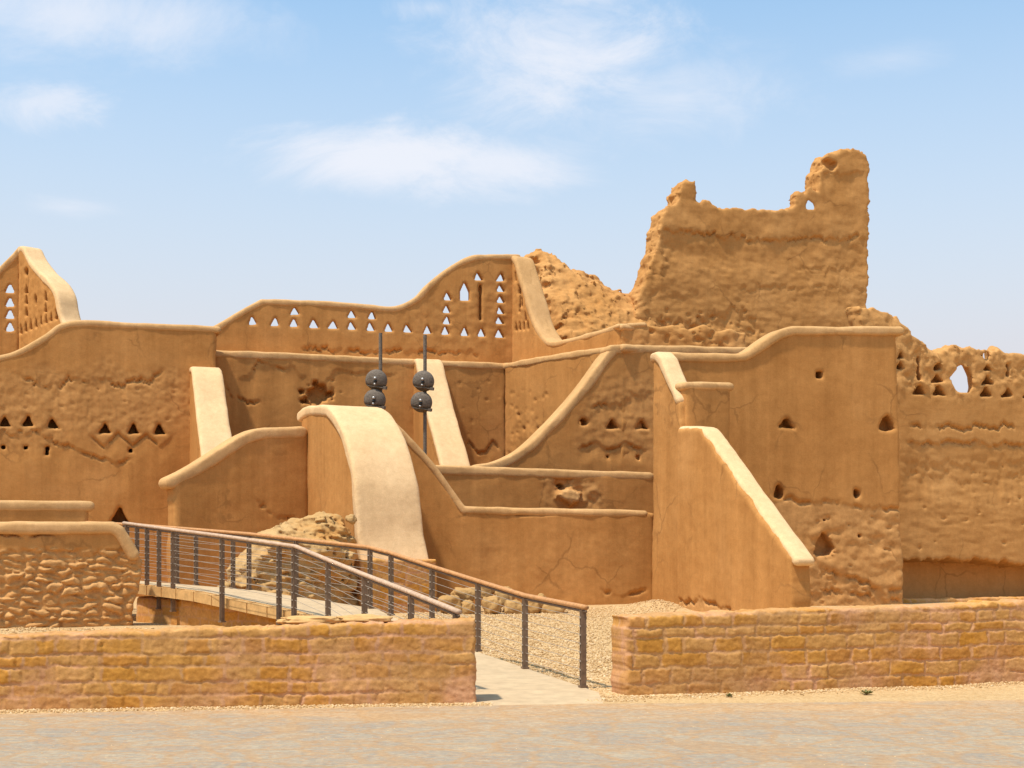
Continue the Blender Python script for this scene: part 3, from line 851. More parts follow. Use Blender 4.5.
def ground_material():
    m, nt, b = new_mat("dust_and_gravel")
    tc = nd(nt, "ShaderNodeNewGeometry").outputs["Position"]
    n1 = noise(nt, tc, 1.3, 6, 0.65); n2 = noise(nt, tc, 28, 4, 0.7)
    vo = nd(nt, "ShaderNodeTexVoronoi"); vo.inputs["Scale"].default_value = 26; nt.links.new(tc, vo.inputs["Vector"])
    sep = nd(nt, "ShaderNodeSeparateColor"); nt.links.new(vo.outputs["Color"], sep.inputs[0])
    peb = ramp(nt, sep.outputs[0], [(0.0, (0.42, 0.245, 0.10)), (0.5, (0.52, 0.33, 0.145)), (1.0, (0.60, 0.41, 0.21))])
    col = mixc(nt, 0.5, peb, ramp(nt, n1, [(0.3, (0.48, 0.30, 0.135)), (0.7, (0.56, 0.375, 0.185))]))
    col = mixc(nt, 0.5, col, mixc(nt, 1.0, col, ramp(nt, n2, [(0.3, (0.75, 0.74, 0.72)), (0.7, (1.2, 1.2, 1.22))]), "MULTIPLY"))
    nt.links.new(col, b.inputs["Base Color"]); b.inputs["Roughness"].default_value = 0.95
    inv = nd(nt, "ShaderNodeMath", operation="SUBTRACT"); inv.inputs[0].default_value = 1; nt.links.new(vo.outputs["Distance"], inv.inputs[1])
    bump(nt, b, [(n1, 0.4, 0.03), (inv.outputs[0], 0.7, 0.02), (n2, 0.5, 0.01)])
    return m


g = link("ground", ground_sheet(), ground_material()); tag(g, kind="structure")


def paving_material():
    m, nt, b = new_mat("worn_stone_paving")
    tc = nd(nt, "ShaderNodeNewGeometry").outputs["Position"]
    br = nd(nt, "ShaderNodeTexBrick"); br.inputs["Scale"].default_value = 1.0
    br.inputs["Brick Width"].default_value = 0.62; br.inputs["Row Height"].default_value = 0.34; br.inputs["Mortar Size"].default_value = 0.012
    br.inputs["Mortar Smooth"].default_value = 0.3
    br.inputs["Color1"].default_value = (0, 0, 0, 1); br.inputs["Color2"].default_value = (1, 1, 1, 1); br.inputs["Mortar"].default_value = (0.5, 0.5, 0.5, 1)
    wn = nd(nt, "ShaderNodeTexNoise"); wn.inputs["Scale"].default_value = 1.6; wn.inputs["Detail"].default_value = 3; nt.links.new(tc, wn.inputs["Vector"])
    wv = nd(nt, "ShaderNodeVectorMath", operation="MULTIPLY_ADD"); nt.links.new(wn.outputs["Color"], wv.inputs[0]); wv.inputs[1].default_value = (0.16, 0.16, 0.16); nt.links.new(tc, wv.inputs[2])
    nt.links.new(wv.outputs[0], br.inputs["Vector"])
    n1 = noise(nt, mapped(nt, tc, (0.5, 1.0, 1)), 1.4, 6, 0.65, 0.6); n2 = noise(nt, tc, 16, 6, 0.7); n3 = noise(nt, mapped(nt, tc, (1, 2.6, 1)), 3.2, 5, 0.65, 0.8)
    vw = nd(nt, "ShaderNodeVectorMath", operation="MULTIPLY_ADD"); nt.links.new(wn.outputs["Color"], vw.inputs[0]); vw.inputs[1].default_value = (0.35, 0.35, 0.0); nt.links.new(tc, vw.inputs[2])
    fl = mapped(nt, vw.outputs[0], (1.0, 1.0, 0.0))
    ve = nd(nt, "ShaderNodeTexVoronoi", feature="DISTANCE_TO_EDGE"); ve.inputs["Scale"].default_value = 1.9; nt.links.new(fl, ve.inputs["Vector"])
    vf = nd(nt, "ShaderNodeTexVoronoi"); vf.inputs["Scale"].default_value = 1.9; nt.links.new(fl, vf.inputs["Vector"])
    sc = nd(nt, "ShaderNodeSeparateColor"); nt.links.new(vf.outputs["Color"], sc.inputs[0])
    joint = ramp(nt, ve.outputs["Distance"], [(0.0, (1, 1, 1)), (0.045, (0.8, 0.8, 0.8)), (0.085, (0, 0, 0))])
    slab = ramp(nt, sc.outputs[0], [(0.0, (0.30, 0.245, 0.185)), (0.5, (0.345, 0.275, 0.195)), (1.0, (0.40, 0.31, 0.205))])
    vein = noise(nt, mapped(nt, tc, (1, 1, 1)), 7.0, 6, 0.72, 1.4)
    grey = ramp(nt, vein, [(0.32, (0.25, 0.21, 0.165)), (0.5, (0.335, 0.265, 0.185)), (0.66, (0.46, 0.34, 0.205))])
    col = mixc(nt, 0.55, slab, grey)
    # orange dust, thicker towards the masonry
    sx = nd(nt, "ShaderNodeSeparateXYZ"); nt.links.new(tc, sx.inputs[0])
    mr = nd(nt, "ShaderNodeMapRange"); nt.links.new(sx.outputs[1], mr.inputs[0]); mr.inputs[1].default_value = 11.6; mr.inputs[2].default_value = 13.9
    ad = nd(nt, "ShaderNodeMath", operation="MULTIPLY_ADD"); nt.links.new(n1, ad.inputs[0]); ad.inputs[1].default_value = 2.6; ad.inputs[2].default_value = -1.62
    ad2 = nd(nt, "ShaderNodeMath", operation="ADD"); ad2.use_clamp = True; nt.links.new(ad.outputs[0], ad2.inputs[0]); nt.links.new(mr.outputs[0], ad2.inputs[1])
    dust = ramp(nt, n2, [(0.3, (0.46, 0.275, 0.13)), (0.7, (0.53, 0.345, 0.185))])
    col = mixc(nt, ad2.outputs[0], col, dust)
    crack = ramp(nt, n3, [(0.47, (0, 0, 0)), (0.495, (1, 1, 1)), (0.52, (0, 0, 0))])
    fr = nd(nt, "ShaderNodeMath", operation="MULTIPLY"); fr.inputs[1].default_value = 0.75
    nt.links.new(crack, fr.inputs[0])
    col = mixc(nt, fr.outputs[0], col, (0.44, 0.20, 0.06))
    jm = nd(nt, "ShaderNodeMath", operation="MULTIPLY"); jm.inputs[1].default_value = 0.42; nt.links.new(joint, jm.inputs[0])
    col = mixc(nt, jm.outputs[0], col, (0.42, 0.225, 0.085))
    col = mixc(nt, 0.6, col, mixc(nt, 1.0, col, ramp(nt, n2, [(0.3, (0.72, 0.71, 0.7)), (0.7, (1.22, 1.22, 1.22))]), "MULTIPLY"))
    nt.links.new(col, b.inputs["Base Color"]); b.inputs["Roughness"].default_value = 0.85
    bump(nt, b, [(n3, 0.6, 0.03), (n2, 0.7, 0.012), (joint, -0.5, 0.012), (vein, 0.4, 0.01)])
    return m


def sheet(name, poly, z, mat):
    bm = bmesh.new()
    bm.faces.new([bm.verts.new((x, y, z)) for x, y in poly])
    return bm_obj(name, bm, mat)


pv = sheet("road", [(-60, -40), (60, -40), (60, 14.6), (6.2, 14.75), (2.5, 14.35), (1.0, 14.3), (-0.6, 14.1), (-3, 13.75), (-6, 13.2), (-60, 12)], 0.006, paving_material())
tag(pv, kind="structure")

# path: level slab at the gap, then a ramp climbing to the left
CONC = plain("pale_concrete", (0.50, 0.355, 0.205), 0.9, 0, 0.14, 5, 0.004)
R_IN = [(0.92, 14.2, -0.004), (0.93, 15.25, 0.02), (0.25, 17.6, 0.05), (-0.40, 18.9, 0.16), (-1.72, 20.75, 0.54), (-2.02, 21.35, 0.64), (-4.2, 23.25, 0.86), (-6.9, 26.1, 0.95), (-8.6, 27.9, 0.95)]
L_IN = [(-0.55, 14.0, -0.004), (-0.55, 14.9, 0.02), (-1.28, 16.4, 0.05), (-1.95, 17.65, 0.16), (-2.70, 19.2, 0.50), (-3.06, 19.85, 0.62), (-5.1, 22.2, 0.86), (-6.35, 23.7, 0.93), (-8.9, 26.6, 0.95)]


def strip(A, B, thick, n=8):
    bm = bmesh.new()
    rows = []
    for i in range(len(A) - 1):
        for k in range(n if i < len(A) - 2 else n + 1):
            t = k / n
            a = Vector(A[i]).lerp(Vector(A[i + 1]), t); b = Vector(B[i]).lerp(Vector(B[i + 1]), t)
            rows.append([bm.verts.new(p) for p in (a, b, b - Vector((0, 0, thick)), a - Vector((0, 0, thick)))])
    for p, q in zip(rows[:-1], rows[1:]):
        for k in range(4):
            bm.faces.new((p[k], q[k], q[(k + 1) % 4], p[(k + 1) % 4]))
    bm.faces.new(rows[0][::-1]); bm.faces.new(rows[-1])
    bmesh.ops.recalc_face_normals(bm, faces=bm.faces[:])
    return bm


L_DECK = [tuple(Vector(l).lerp(Vector(r), 0.10)) for l, r in zip(L_IN, R_IN)]
pt = bm_obj("path", strip(R_IN, L_DECK, 0.14), CONC); tag(pt, kind="structure")

# retaining masonry under the near edge of the ramp
pRW = Panel(143, 23.75, 392, 19.0)
masonry("retaining_wall", "stone footing wall under the near edge of the sloping walkway", "retaining wall", pRW,
        [(136, 597), (160, 597.5), (222, 603), (292, 613), (330, 622), (392, 640), (392, 680), (136, 650)], 0.3, h=0.02, row=0.16, seed=21)
# stone blocks edging the ramp along the near side
def edge_blocks():
    L = L_DECK[4:8]
    pts = [Vector(p) for p in L]
    seglen = [(b - a).length for a, b in zip(pts[:-1], pts[1:])]
    tot = sum(seglen); t = 0.15
    proto = None
    k = 0
    while t < tot - 0.1:
        w = random.uniform(0.42, 0.6)
        def pos(t):
            for a, b, l in zip(pts[:-1], pts[1:], seglen):
                if t <= l: return a.lerp(b, t / l)
                t -= l
            return pts[-1]
        a = pos(t); b = pos(min(t + w - 0.012, tot))
        d = (b - a).normalized(); nrm = Vector((-d.y, d.x, 0)).normalized()
        if nrm.x > 0: nrm = -nrm
        bm = bmesh.new()
        bmesh.ops.create_cube(bm, size=1)
        for v in bm.verts:
            c = v.co.copy()
            v.co = a.lerp(b, c.x + 0.5) + nrm * (-0.045 + c.y * 0.16) + Vector((0, 0, -0.058 + c.z * 0.13))
            v.co -= a
        bmesh.ops.bevel(bm, geom=bm.edges[:], offset=0.012, segments=2, affect="EDGES")
        o = bm_obj("edging_stone", bm, EDGE, None, a)
        tag(o, "dressed ochre edging stone in the row along the near side of the walkway", "edging stone", "edging stones of the walkway")
        t += w; k += 1


EDGE = plain("edging_stone", (0.57, 0.33, 0.125), 0.9, 0, 0.2, 9, 0.01)
edge_blocks()


# ------------------------------------------------------------------ railings
def tube(bm, pts, r, n=10, cap=True, oval=1.0):
    pts = [Vector(p) for p in pts]
    rings = []
    for i, p in enumerate(pts):
        d = (pts[min(i + 1, len(pts) - 1)] - pts[max(i - 1, 0)]).normalized()
        side = d.cross(Vector((0, 0, 1))).normalized() if abs(d.z) < 0.99 else Vector((1, 0, 0))
        up = side.cross(d).normalized()
        rings.append([bm.verts.new(p + side * math.cos(2 * math.pi * k / n) * r + up * math.sin(2 * math.pi * k / n) * r * oval) for k in range(n)])
    for a, b in zip(rings[:-1], rings[1:]):
        for k in range(n): bm.faces.new((a[k], a[(k + 1) % n], b[(k + 1) % n], b[k]))
    if cap: bm.faces.new(rings[0][::-1]); bm.faces.new(rings[-1])


def interp3(L, t):
    i = min(int(t), len(L) - 2); return Vector(L[i]).lerp(Vector(L[i + 1]), t - i)


def foot_z(x, y):
    """deck height below a rail point."""
    best = None
    for A, B, A2, B2 in zip(R_IN[:-1], R_IN[1:], L_IN[:-1], L_IN[1:]):
        for P0, P1 in ((A, B), (A2, B2)):
            a = Vector(P0[:2]); b = Vector(P1[:2]); p = Vector((x, y)); e = b - a
            t = max(0, min(1, (p - a).dot(e) / e.dot(e)))
            dd = (p - a - e * t).length
            if best is None or dd < best[0]: best = (dd, P0[2] + (P1[2] - P0[2]) * t)
    return best[1]


def railing(label, railmat, pts, posts, drop, rise, px_rail=0.036):
    """pts: rail line (px,py,Y); posts: list of (px, Y, drop)"""
    W = [at(*p) for p in pts]
    root = empty("handrail", (W[0].x, W[0].y, 0)); o = Vector((W[0].x, W[0].y, 0))
    tag(root, label, "handrail")
    bm = bmesh.new(); dense = []
    for a, b in zip(W[:-1], W[1:]):
        for k in range(6): dense.append(a.lerp(b, k / 6))
    dense.append(W[-1])
    tube(bm, [p - o for p in dense], px_rail, 12, True, 0.8)
    bm_obj("rail", bm, railmat, root, smooth=True)
    bm = bmesh.new(); tube(bm, [p - o - Vector((0, 0, 0.045)) for p in dense], 0.016, 6)
    bm_obj("rail_bracket", bm, STEEL_DARK, root, smooth=True)
    feet = []
    for px, drop_ in posts:
        k = (px - 512) / F
        for a, b in zip(W[:-1], W[1:]):                                   # where this post meets the rail
            den = (b.x - a.x) - k * (b.y - a.y)
            t = (k * a.y - a.x) / den if abs(den) > 1e-6 else -1
            if -0.02 <= t <= 1.02: break
        p = a.lerp(b, t); d = (b - a); d.z = 0; d.normalize()
        z0 = foot_z(p.x, p.y) - drop_
        nrm = Vector((-d.y, d.x, 0))
        bm = bmesh.new()
        for sgn in (-1, 1):                                             # twin flat bars
            q = bmesh.ops.create_cube(bm, size=1)["verts"]
            for v in q:
                c = v.co.copy()
                v.co = d * (c.x * 0.014 + sgn * 0.019) + nrm * (c.y * 0.062) + Vector((0, 0, z0 + (c.z + 0.5) * (p.z - 0.03 - z0)))
        q = bmesh.ops.create_cube(bm, size=1)["verts"]                  # spacer / foot
        for v in q:
            c = v.co.copy(); v.co = d * (c.x * 0.085) + nrm * (c.y * 0.085) + Vector((0, 0, z0 + 0.012 + c.z * 0.024))
        for v in bm.verts: v.co += Vector((p.x, p.y, 0)) - o
        po = bm_obj("post", bm, STEEL_DARK, root)
        feet.append((p, z0 + drop_, po, d))
        bm = bmesh.new(); ring = []                                     # cable fittings: one strip, thick at each cable
        prof = [(z0 + drop_ + 0.05, 0.008)]
        for i in range(8):
            z = z0 + drop_ + 0.10 + i * (p.z - 0.12 - z0 - drop_) / 8
            prof += [(z - 0.009, 0.008), (z - 0.008, 0.022), (z + 0.008, 0.022), (z + 0.009, 0.008)]
        for z, wd in prof:
            ring.append([bm.verts.new(d * sx * wd + nrm * sy * (0.038 if wd > 0.02 else 0.01) + Vector((p.x, p.y, z)) - o) for sx, sy in ((-1, -1), (1, -1), (1, 1), (-1, 1))])
        for q0, q1 in zip(ring[:-1], ring[1:]):
            for k4 in range(4): bm.faces.new((q0[k4], q0[(k4 + 1) % 4], q1[(k4 + 1) % 4], q1[k4]))
        bm.faces.new(ring[0][::-1]); bm.faces.new(ring[-1])
        bm_obj("cable_fitting", bm, CABLE, po)
    for i in range(8):
        bm = bmesh.new()
        tube(bm, [Vector((p.x, p.y, zf + 0.10 + i * (p.z - 0.12 - zf) / 8)) - o for p, zf, _, _ in feet], 0.0035, 5)
        bm_obj("cable", bm, CABLE, root, smooth=True)
    return root


railing("orange brown timber handrail on steel posts with cables, along the far side of the walkway", WOOD,
        [(586, 607.5, 15.6), (525, 595.5, 17.7), (478, 581, 19.0), (432, 566.5, 20.0), (391, 553, 20.9), (368, 547, 21.4), (249, 534, 23.3), (140, 525, 26.2), (60, 521, 28.5)],
        [(583, 0), (525, 0), (478, 0), (432, 0), (391, 0), (370, 0), (296, 0), (249, 0), (233, 0), (196, 0), (177, 0), (147, 0), (110, 0)], 0, 0)
railing("greyed timber handrail on steel posts with cables, along the near side of the walkway", WOOD_GREY,
        [(459, 612, 15.25), (411, 592.5, 16.6), (365, 575, 17.9), (328, 560, 19.1), (296, 546.5, 19.9), (222, 536, 21.4), (160, 528, 23.3), (124, 523, 24.5)],
        [(456, 0.1), (411, 0.1), (364.5, 0.1), (328, 0.1), (294, 0.3), (279, 0.3), (222, 0.34), (173, 0.36), (159, 0.36), (147, 0.1), (137, 0.1), (127, 0.1)], 0.2, 0)


# ------------------------------------------------------------------ lamp posts
def lamp_post(px, Y, top, heads, label):
    c = at(px, 545, Y); base = float(gz(c.x, c.y))
    zt = at(px, top, Y).z
    root = empty("lamp_post", (c.x, c.y, base)); tag(root, label, "lamp post", "lamp posts with round heads")
    bm = bmesh.new(); tube(bm, [(0, 0, -0.05), (0, 0, 1.5), (0, 0, zt - base)], 0.042, 12)
    bmesh.ops.create_cone(bm, cap_ends=True, segments=16, radius1=0.16, radius2=0.16, depth=0.04, matrix=Matrix.Translation((0, 0, 0.02)))
    bm_obj("pole", bm, LAMP_GREY, root, smooth=False)
    for dx, py in heads:
        z = at(px, py, Y).z - base
        ox = dx / F * Y
        r = 0.255
        bm = bmesh.new()
        prof = [(0.0, r), (0.07, r * 0.97), (0.14, r * 0.86), (0.2, r * 0.66), (0.235, r * 0.42), (0.25, r * 0.14)]
        n = 28; rings = []
        for yy, rr in prof:                                             # shallow dome facing the court
            rings.append([bm.verts.new((rr * math.cos(2 * math.pi * k / n), -yy * 0.55, rr * math.sin(2 * math.pi * k / n))) for k in range(n)])
        back = [bm.verts.new((r * 1.0 * math.cos(2 * math.pi * k / n), 0.05, r * math.sin(2 * math.pi * k / n))) for k in range(n)]
        rings.insert(0, back)
        for a, b in zip(rings[:-1], rings[1:]):
            for k in range(n): bm.faces.new((a[k], a[(k + 1) % n], b[(k + 1) % n], b[k]))
        bm.faces.new(rings[-1]); bm.faces.new(back[::-1])
        # hood lip: the lower third is set back under a brow that sticks out at the right
        hl = []
        for k in range(13):
            t = math.radians(-155 + k * 130 / 12)
            hl.append((Vector((r * 1.03 * math.cos(t), -0.16, r * 0.55 * math.sin(t) - 0.055)), Vector((r * 1.03 * math.cos(t), 0.03, r * 0.80 * math.sin(t) - 0.06))))
        for v in bm.verts:
            if v.co.z < -0.12: v.co.y += 0.06; v.co.z *= 0.93
        q = bmesh.ops.create_cube(bm, size=1)["verts"]
        for v in q:
            cc = v.co.copy(); v.co = Vector((0.04 + cc.x * 0.44, -0.05 + cc.y * 0.15, -0.135 - 0.02 * cc.x + cc.z * 0.02))
        q = bmesh.ops.create_cube(bm, size=1)["verts"]
        for v in q:
            cc = v.co.copy(); v.co = Vector((0.235 + cc.x * 0.07, -0.05 + cc.y * 0.16, -0.15 + cc.z * 0.07))
        bmesh.ops.recalc_face_normals(bm, faces=bm.faces[:])
        hd = bm_obj("lamp_head", bm, LAMP_GREY, root, (ox, -0.10, z), smooth=False)
        for p in hd.data.polygons: p.use_smooth = len(p.vertices) == 4 and p.area < 0.004
        hd.rotation_euler = (math.radians(8), math.radians(6), math.radians(-8))
        bm = bmesh.new(); bmesh.ops.create_uvsphere(bm, u_segments=12, v_segments=8, radius=0.035, matrix=Matrix.Translation((0.01, -0.15, 0.06)))
        bm_obj("bolt", bm, CHROME, hd, smooth=True); bm = bmesh.new()
        bmesh.ops.create_uvsphere(bm, u_segments=12, v_segments=8, radius=0.028, matrix=Matrix.Translation((0.01, -0.145, -0.075)))
        bm_obj("bolt", bm, CHROME, hd, smooth=True)
        bm = bmesh.new(); bmesh.ops.create_uvsphere(bm, u_segments=12, v_segments=8, radius=0.042, matrix=Matrix.Translation((0.015, -0.135, -0.012)))
        bm_obj("lens", bm, GLASS, hd, smooth=True)
    return root


lamp_post(380.5, 33.0, 333, [(-4, 381), (-5.5, 400.5)], "left lamp post with two round grey heads, rising behind the pale pier")
lamp_post(425, 33.4, 335, [(-1.5, 382), (-3.5, 403)], "right lamp post with two round grey heads, in front of the pale sloping buttress")


# ------------------------------------------------------------------ rocks
def rock_mesh(sx, sy, sz, seed, sub=4, rough=0.22, flat=0.0):
    bm = bmesh.new(); bmesh.ops.create_icosphere(bm, subdivisions=sub, radius=1)
    V = np.array([v.co[:] for v in bm.verts])
    n = fbm(V[:, 0] * 0.9 + seed * 3.7, V[:, 1] * 0.9, V[:, 2] * 0.9 + seed, 3); n2 = fbm(V[:, 0] * 3 + seed, V[:, 1] * 3, V[:, 2] * 3, 4, 0.6)
    r = 1 + rough * n + 0.11 * n2
    P = np.sign(V) * np.abs(V) ** 0.82 * r[:, None] * np.array([sx, sy, sz])
    for v, p in zip(bm.verts, P): v.co = p
    return bm


rocks = [(450, 606, 11, 10, "rounded sandstone boulder half behind the end of the near handrail"), (464, 596, 12, 8.5, "broad pale boulder lying on top at the left of the boulder row"),
         (468, 608, 7, 7, "small low boulder squeezed under the broad pale boulder"), (486, 592, 8, 8, "small boulder at the back, above the upright squarish one"),
         (492, 606, 9.5, 10, "upright squarish boulder just right of the middle rail post"), (504, 597, 10, 10, "round boulder on top in the middle of the boulder row"),
         (513, 608, 10, 8, "lumpy low boulder left of the fifth rail post"), (533, 606, 9, 8.5, "rounded boulder just right of the post in the boulder row"),
         (541, 602, 5, 7, "small dark boulder wedged at the back near the right end of the row"), (554, 608, 12, 8, "wide smooth boulder at the right end of the boulder row")]
for i, (px, py, w, hh, lab) in enumerate(rocks):
    Y = 27.2 + (0.5 if py < 600 else 0)
    c = at(px, py, Y)
    o = bm_obj("boulder", rock_mesh(w / F * Y, w / F * Y * 0.8, hh / F * Y, 10 + i, 4, 0.3), ROCK, None, c, smooth=True)
    tag(o, lab, "boulder", "boulders along the foot of the middle wall")

# rock outcrop at the foot of the pier
pO = Panel(240, 25.6, 360, 26.9)
outO = [(232, 605), (236, 594), (243, 585), (248, 588), (252, 575), (256, 562), (263, 550), (272, 541), (283, 532), (296, 525), (312, 519), (330, 516), (345, 512), (352, 513), (357, 518), (366, 560), (372, 640), (232, 640)]
def fO(f):
    f.rough(None, 0.22, 1.0); f.rough(None, 0.10, 2.2, 0.3, 0, 3.0); f.rough(None, 0.05, 7)
    f.peel([(262, 562), (290, 555), (320, 556), (350, 548)], 0.10, 0.5, 0.12)
    f.peel([(250, 585), (290, 578), (330, 585), (362, 575)], 0.10, 0.5, 0.12)
    f.peel([(250, 600), (300, 596), (362, 600)], 0.10, 0.5, 0.1)
    f.tone += 0.7 * sstep(0.1, 0.6, fbm(f.S * 1.5, f.Z * 1.8, 4, 4))
ro = wall("rock_outcrop", "knobbly outcrop of pale layered rock against the foot of the pale pier", "rock", pO, outO, 1.5, (), h=0.025, hy=0.05, round_=0.7, edge=0.06,
     front=fO, mat=ROCK, body="rock_mass", vol=lambda S, Y, Z, sd: 0.10 * fbm(S * 1.7, Y * 1.7, Z * 3.0, 4, 0.6))
# masonry footing under the pale slope
pFF = Panel(362, 27.1, 437, 27.85)
masonry("stone_footing", "orange stone footing under the foot of the broad pale slope", "footing", pFF,
        [(361, 559), (400, 559.5), (437, 559), (438, 640), (361, 640)], 0.35, h=0.02, row=0.2, seed=33, smear=0.2)
pNF = Panel(900, 31.7, 1100, 33.9)
masonry("stone_footing", "low orange stone course at the foot of the eroded wall at the right edge", "footing", pNF,
        [(900, 599), (960, 598.5), (1024, 597), (1100, 596), (1100, 640), (900, 640)], 0.3, h=0.025, row=0.2, seed=41, smear=0.2)
c = at(351, 519, 26.9)
o = bm_obj("broken_stone", rock_mesh(0.10, 0.10, 0.085, 77, 3, 0.5), ROCK, None, c, smooth=True); tag(o, "small broken stone perched on the tip of the rock outcrop", "stone")
# flat stones on the front wall
for i, (px, py, w, Y, lab) in enumerate(((312, 620.5, 34, 14.45, "flat orange stone lying on the front left wall, left one of the pair"), (362, 619, 26, 14.5, "flat orange stone lying on the front left wall, right one of the pair"))):
    c = at(px, py, Y)
    o = bm_obj("flat_stone", rock_mesh(w / F * Y, 0.13, 0.045, 90 + i, 4, 0.25), EDGE, None, c, smooth=True); tag(o, lab, "stone", "flat stones on the front wall")


# ------------------------------------------------------------------ gravel
def gravel():
    ico = bmesh.new(); bmesh.ops.create_icosphere(ico, subdivisions=1, radius=1)
    ico.verts.ensure_lookup_table()
    V0 = np.array([v.co[:] for v in ico.verts]); F0 = np.array([[v.index for v in f.verts] for f in ico.faces]); ico.free()
    rng = np.random.default_rng(42)
    P = []
    def scatter(n, fx, size):
        q = fx(n); s = rng.uniform(size[0], size[1], len(q)); P.append(np.column_stack([q, s]))
    def court(n):
        y = 15.0 + 14.5 * rng.random(n) ** 1.3
        x = np.interp(y, [15, 17.6, 18.9, 20.75, 24, 29.5], [1.0, 0.36, -0.28, -1.6, -2.2, -1.8]) + rng.random(n) * np.interp(y, [15, 18, 22, 29.5], [0.8, 2.0, 3.4, 5.8])
        return np.column_stack([x, y])
    def ledge(n):
        y = 14.5 + rng.random(n) * 7.6; x = np.interp(y, [14.5, 17.5, 20, 22], [-1.2, -2.2, -3.5, -5.2]) - rng.random(n) * 6
        return np.column_stack([x, y])
    def kerb_l(n):
        x = -6.5 + 6.3 * rng.random(n); return np.column_stack([x, np.interp(x, [-5, -.36], [13.75, 14.4]) - np.abs(rng.normal(0, 0.16, n)) - 0.01])
    def kerb_r(n):
        x = 1.2 + 6.5 * rng.random(n); return np.column_stack([x, 15 + (x - 1.22) * 0.326 - np.abs(rng.normal(0, 0.16, n)) - 0.01])
    def grit(n):
        y = 9.6 + 4.6 * rng.random(n); x = (rng.random(n) - 0.5) * 0.86 * y; k = fbm(x * 0.9, y * 1.6, 4.4, 3) > -0.05 - 0.25 * (y > 12.5)
        return np.column_stack([x, y])[k & (y < 14.1 + 0.13 * x)]
    def gap(n):
        x = 0.75 + 0.5 * rng.random(n); return np.column_stack([x, 14.5 + rng.random(n) * 1.2])
    scatter(22000, court, (0.008, 0.021)); scatter(5000, ledge, (0.009, 0.024)); scatter(3000, kerb_l, (0.005, 0.016)); scatter(3000, kerb_r, (0.005, 0.016)); scatter(900, gap, (0.006, 0.016)); scatter(5200, grit, (0.003, 0.009))
    P = np.concatenate(P); n = len(P)
    ang = rng.random(n) * 6.28; ca, sa = np.cos(ang), np.sin(ang)
    jit = rng.uniform(0.75, 1.25, (n, len(V0), 1))
    v = V0[None] * jit * np.stack([rng.uniform(0.8, 1.5, n), rng.uniform(0.7, 1.1, n), rng.uniform(0.5, 0.9, n)], 1)[:, None, :] * P[:, 2][:, None, None]
    x = v[..., 0] * ca[:, None] - v[..., 1] * sa[:, None]; y = v[..., 0] * sa[:, None] + v[..., 1] * ca[:, None]
    gzv = gz(P[:, 0], P[:, 1]) + 0.02 * fbm(P[:, 0] * 0.7, P[:, 1] * 0.7, 2.0, 4) * sstep(14.2, 16.5, P[:, 1])
    V = np.stack([x + P[:, 0][:, None], y + P[:, 1][:, None], v[..., 2] + gzv[:, None] + P[:, 2][:, None] * 0.25], -1).reshape(-1, 3)
    Fc = (F0[None] + (np.arange(n) * len(V0))[:, None, None]).reshape(-1, 3)
    me = mesh_from("gravel", V, Fc, False)
    a = me.attributes.new("tint", "FLOAT", "POINT"); a.data.foreach_set("value", np.repeat(rng.random(n), len(V0)).astype(np.float32))
    m, nt, b = new_mat("limestone_gravel")
    nt.links.new(ramp(nt, attr(nt, "tint"), [(0.0, (0.38, 0.215, 0.085)), (0.4, (0.52, 0.33, 0.15)), (0.8, (0.60, 0.405, 0.205)), (1.0, (0.68, 0.50, 0.30))]), b.inputs["Base Color"])
    b.inputs["Roughness"].default_value = 0.95
    o = link("gravel", me, m); tag(o, "pale tan gravel spread over the court and along the foot of the walls", "gravel", kind="stuff")


gravel()


# small weed at the foot of the right wall
def weed(px, py, Y, r, label):
    c = at(px, py, Y); bm = bmesh.new(); rng = random.Random(int(px))
    for k in range(46):
        a = rng.uniform(0, 6.28); el = rng.uniform(0.15, 1.2); L = r * rng.uniform(0.5, 1.1)
        d = Vector((math.cos(a) * math.cos(el), math.sin(a) * math.cos(el), math.sin(el) * 0.7)); s = Vector((-math.sin(a), math.cos(a), 0)) * L * 0.12
        p0 = Vector((0, 0, -0.01)); p1 = d * L * 0.65 + s; p2 = d * L - Vector((0, 0, L * 0.12)); p3 = d * L * 0.65 - s
        bm.faces.new([bm.verts.new(p) for p in (p0, p1, p2, p3)])
    o = bm_obj("weed", bm, LEAF, None, (c.x, c.y, 0.012)); tag(o, label, "weed", "weeds at the wall foot")


weed(866, 694, 15.2, 0.095, "small green weed sprouting in the dust by the right front wall")
weed(729, 696, 14.95, 0.06, "tiny sprig of weed nearer the path end of the right front wall")


# ------------------------------------------------------------------ light, sky, camera
SUN = Vector((-0.31, -0.26, 0.92)).normalized()
el = math.asin(SUN.z); az = math.atan2(SUN.x, SUN.y)
sl = bpy.data.lights.new("sun", "SUN"); sl.energy = 3.8; sl.angle = math.radians(2.5); sl.color = (1.0, 0.94, 0.85)
so = bpy.data.objects.new("sun", sl); COL.objects.link(so); so.rotation_euler = SUN.to_track_quat("Z", "Y").to_euler(); so.location = (-20, -10, 50)

w = bpy.data.worlds.new("World"); SC.world = w; w.use_nodes = True
nt = w.node_tree; nt.nodes.clear()
out = nt.nodes.new("ShaderNodeOutputWorld"); bg = nt.nodes.new("ShaderNodeBackground")
sky = nt.nodes.new("ShaderNodeTexSky"); sky.sky_type = "NISHITA"; sky.sun_disc = False
sky.sun_elevation = el; sky.sun_rotation = az % (2 * math.pi); sky.air_density = 1.0; sky.dust_density = 1.2; sky.ozone_density = 2.0
geo = nt.nodes.new("ShaderNodeTexCoord").outputs["Generated"]
sp = nt.nodes.new("ShaderNodeSeparateXYZ"); nt.links.new(geo, sp.inputs[0])


def dirpx(px, py):
    v = Vector(((px - 512) / F, 1, (HOR - py) / F)).normalized(); return v


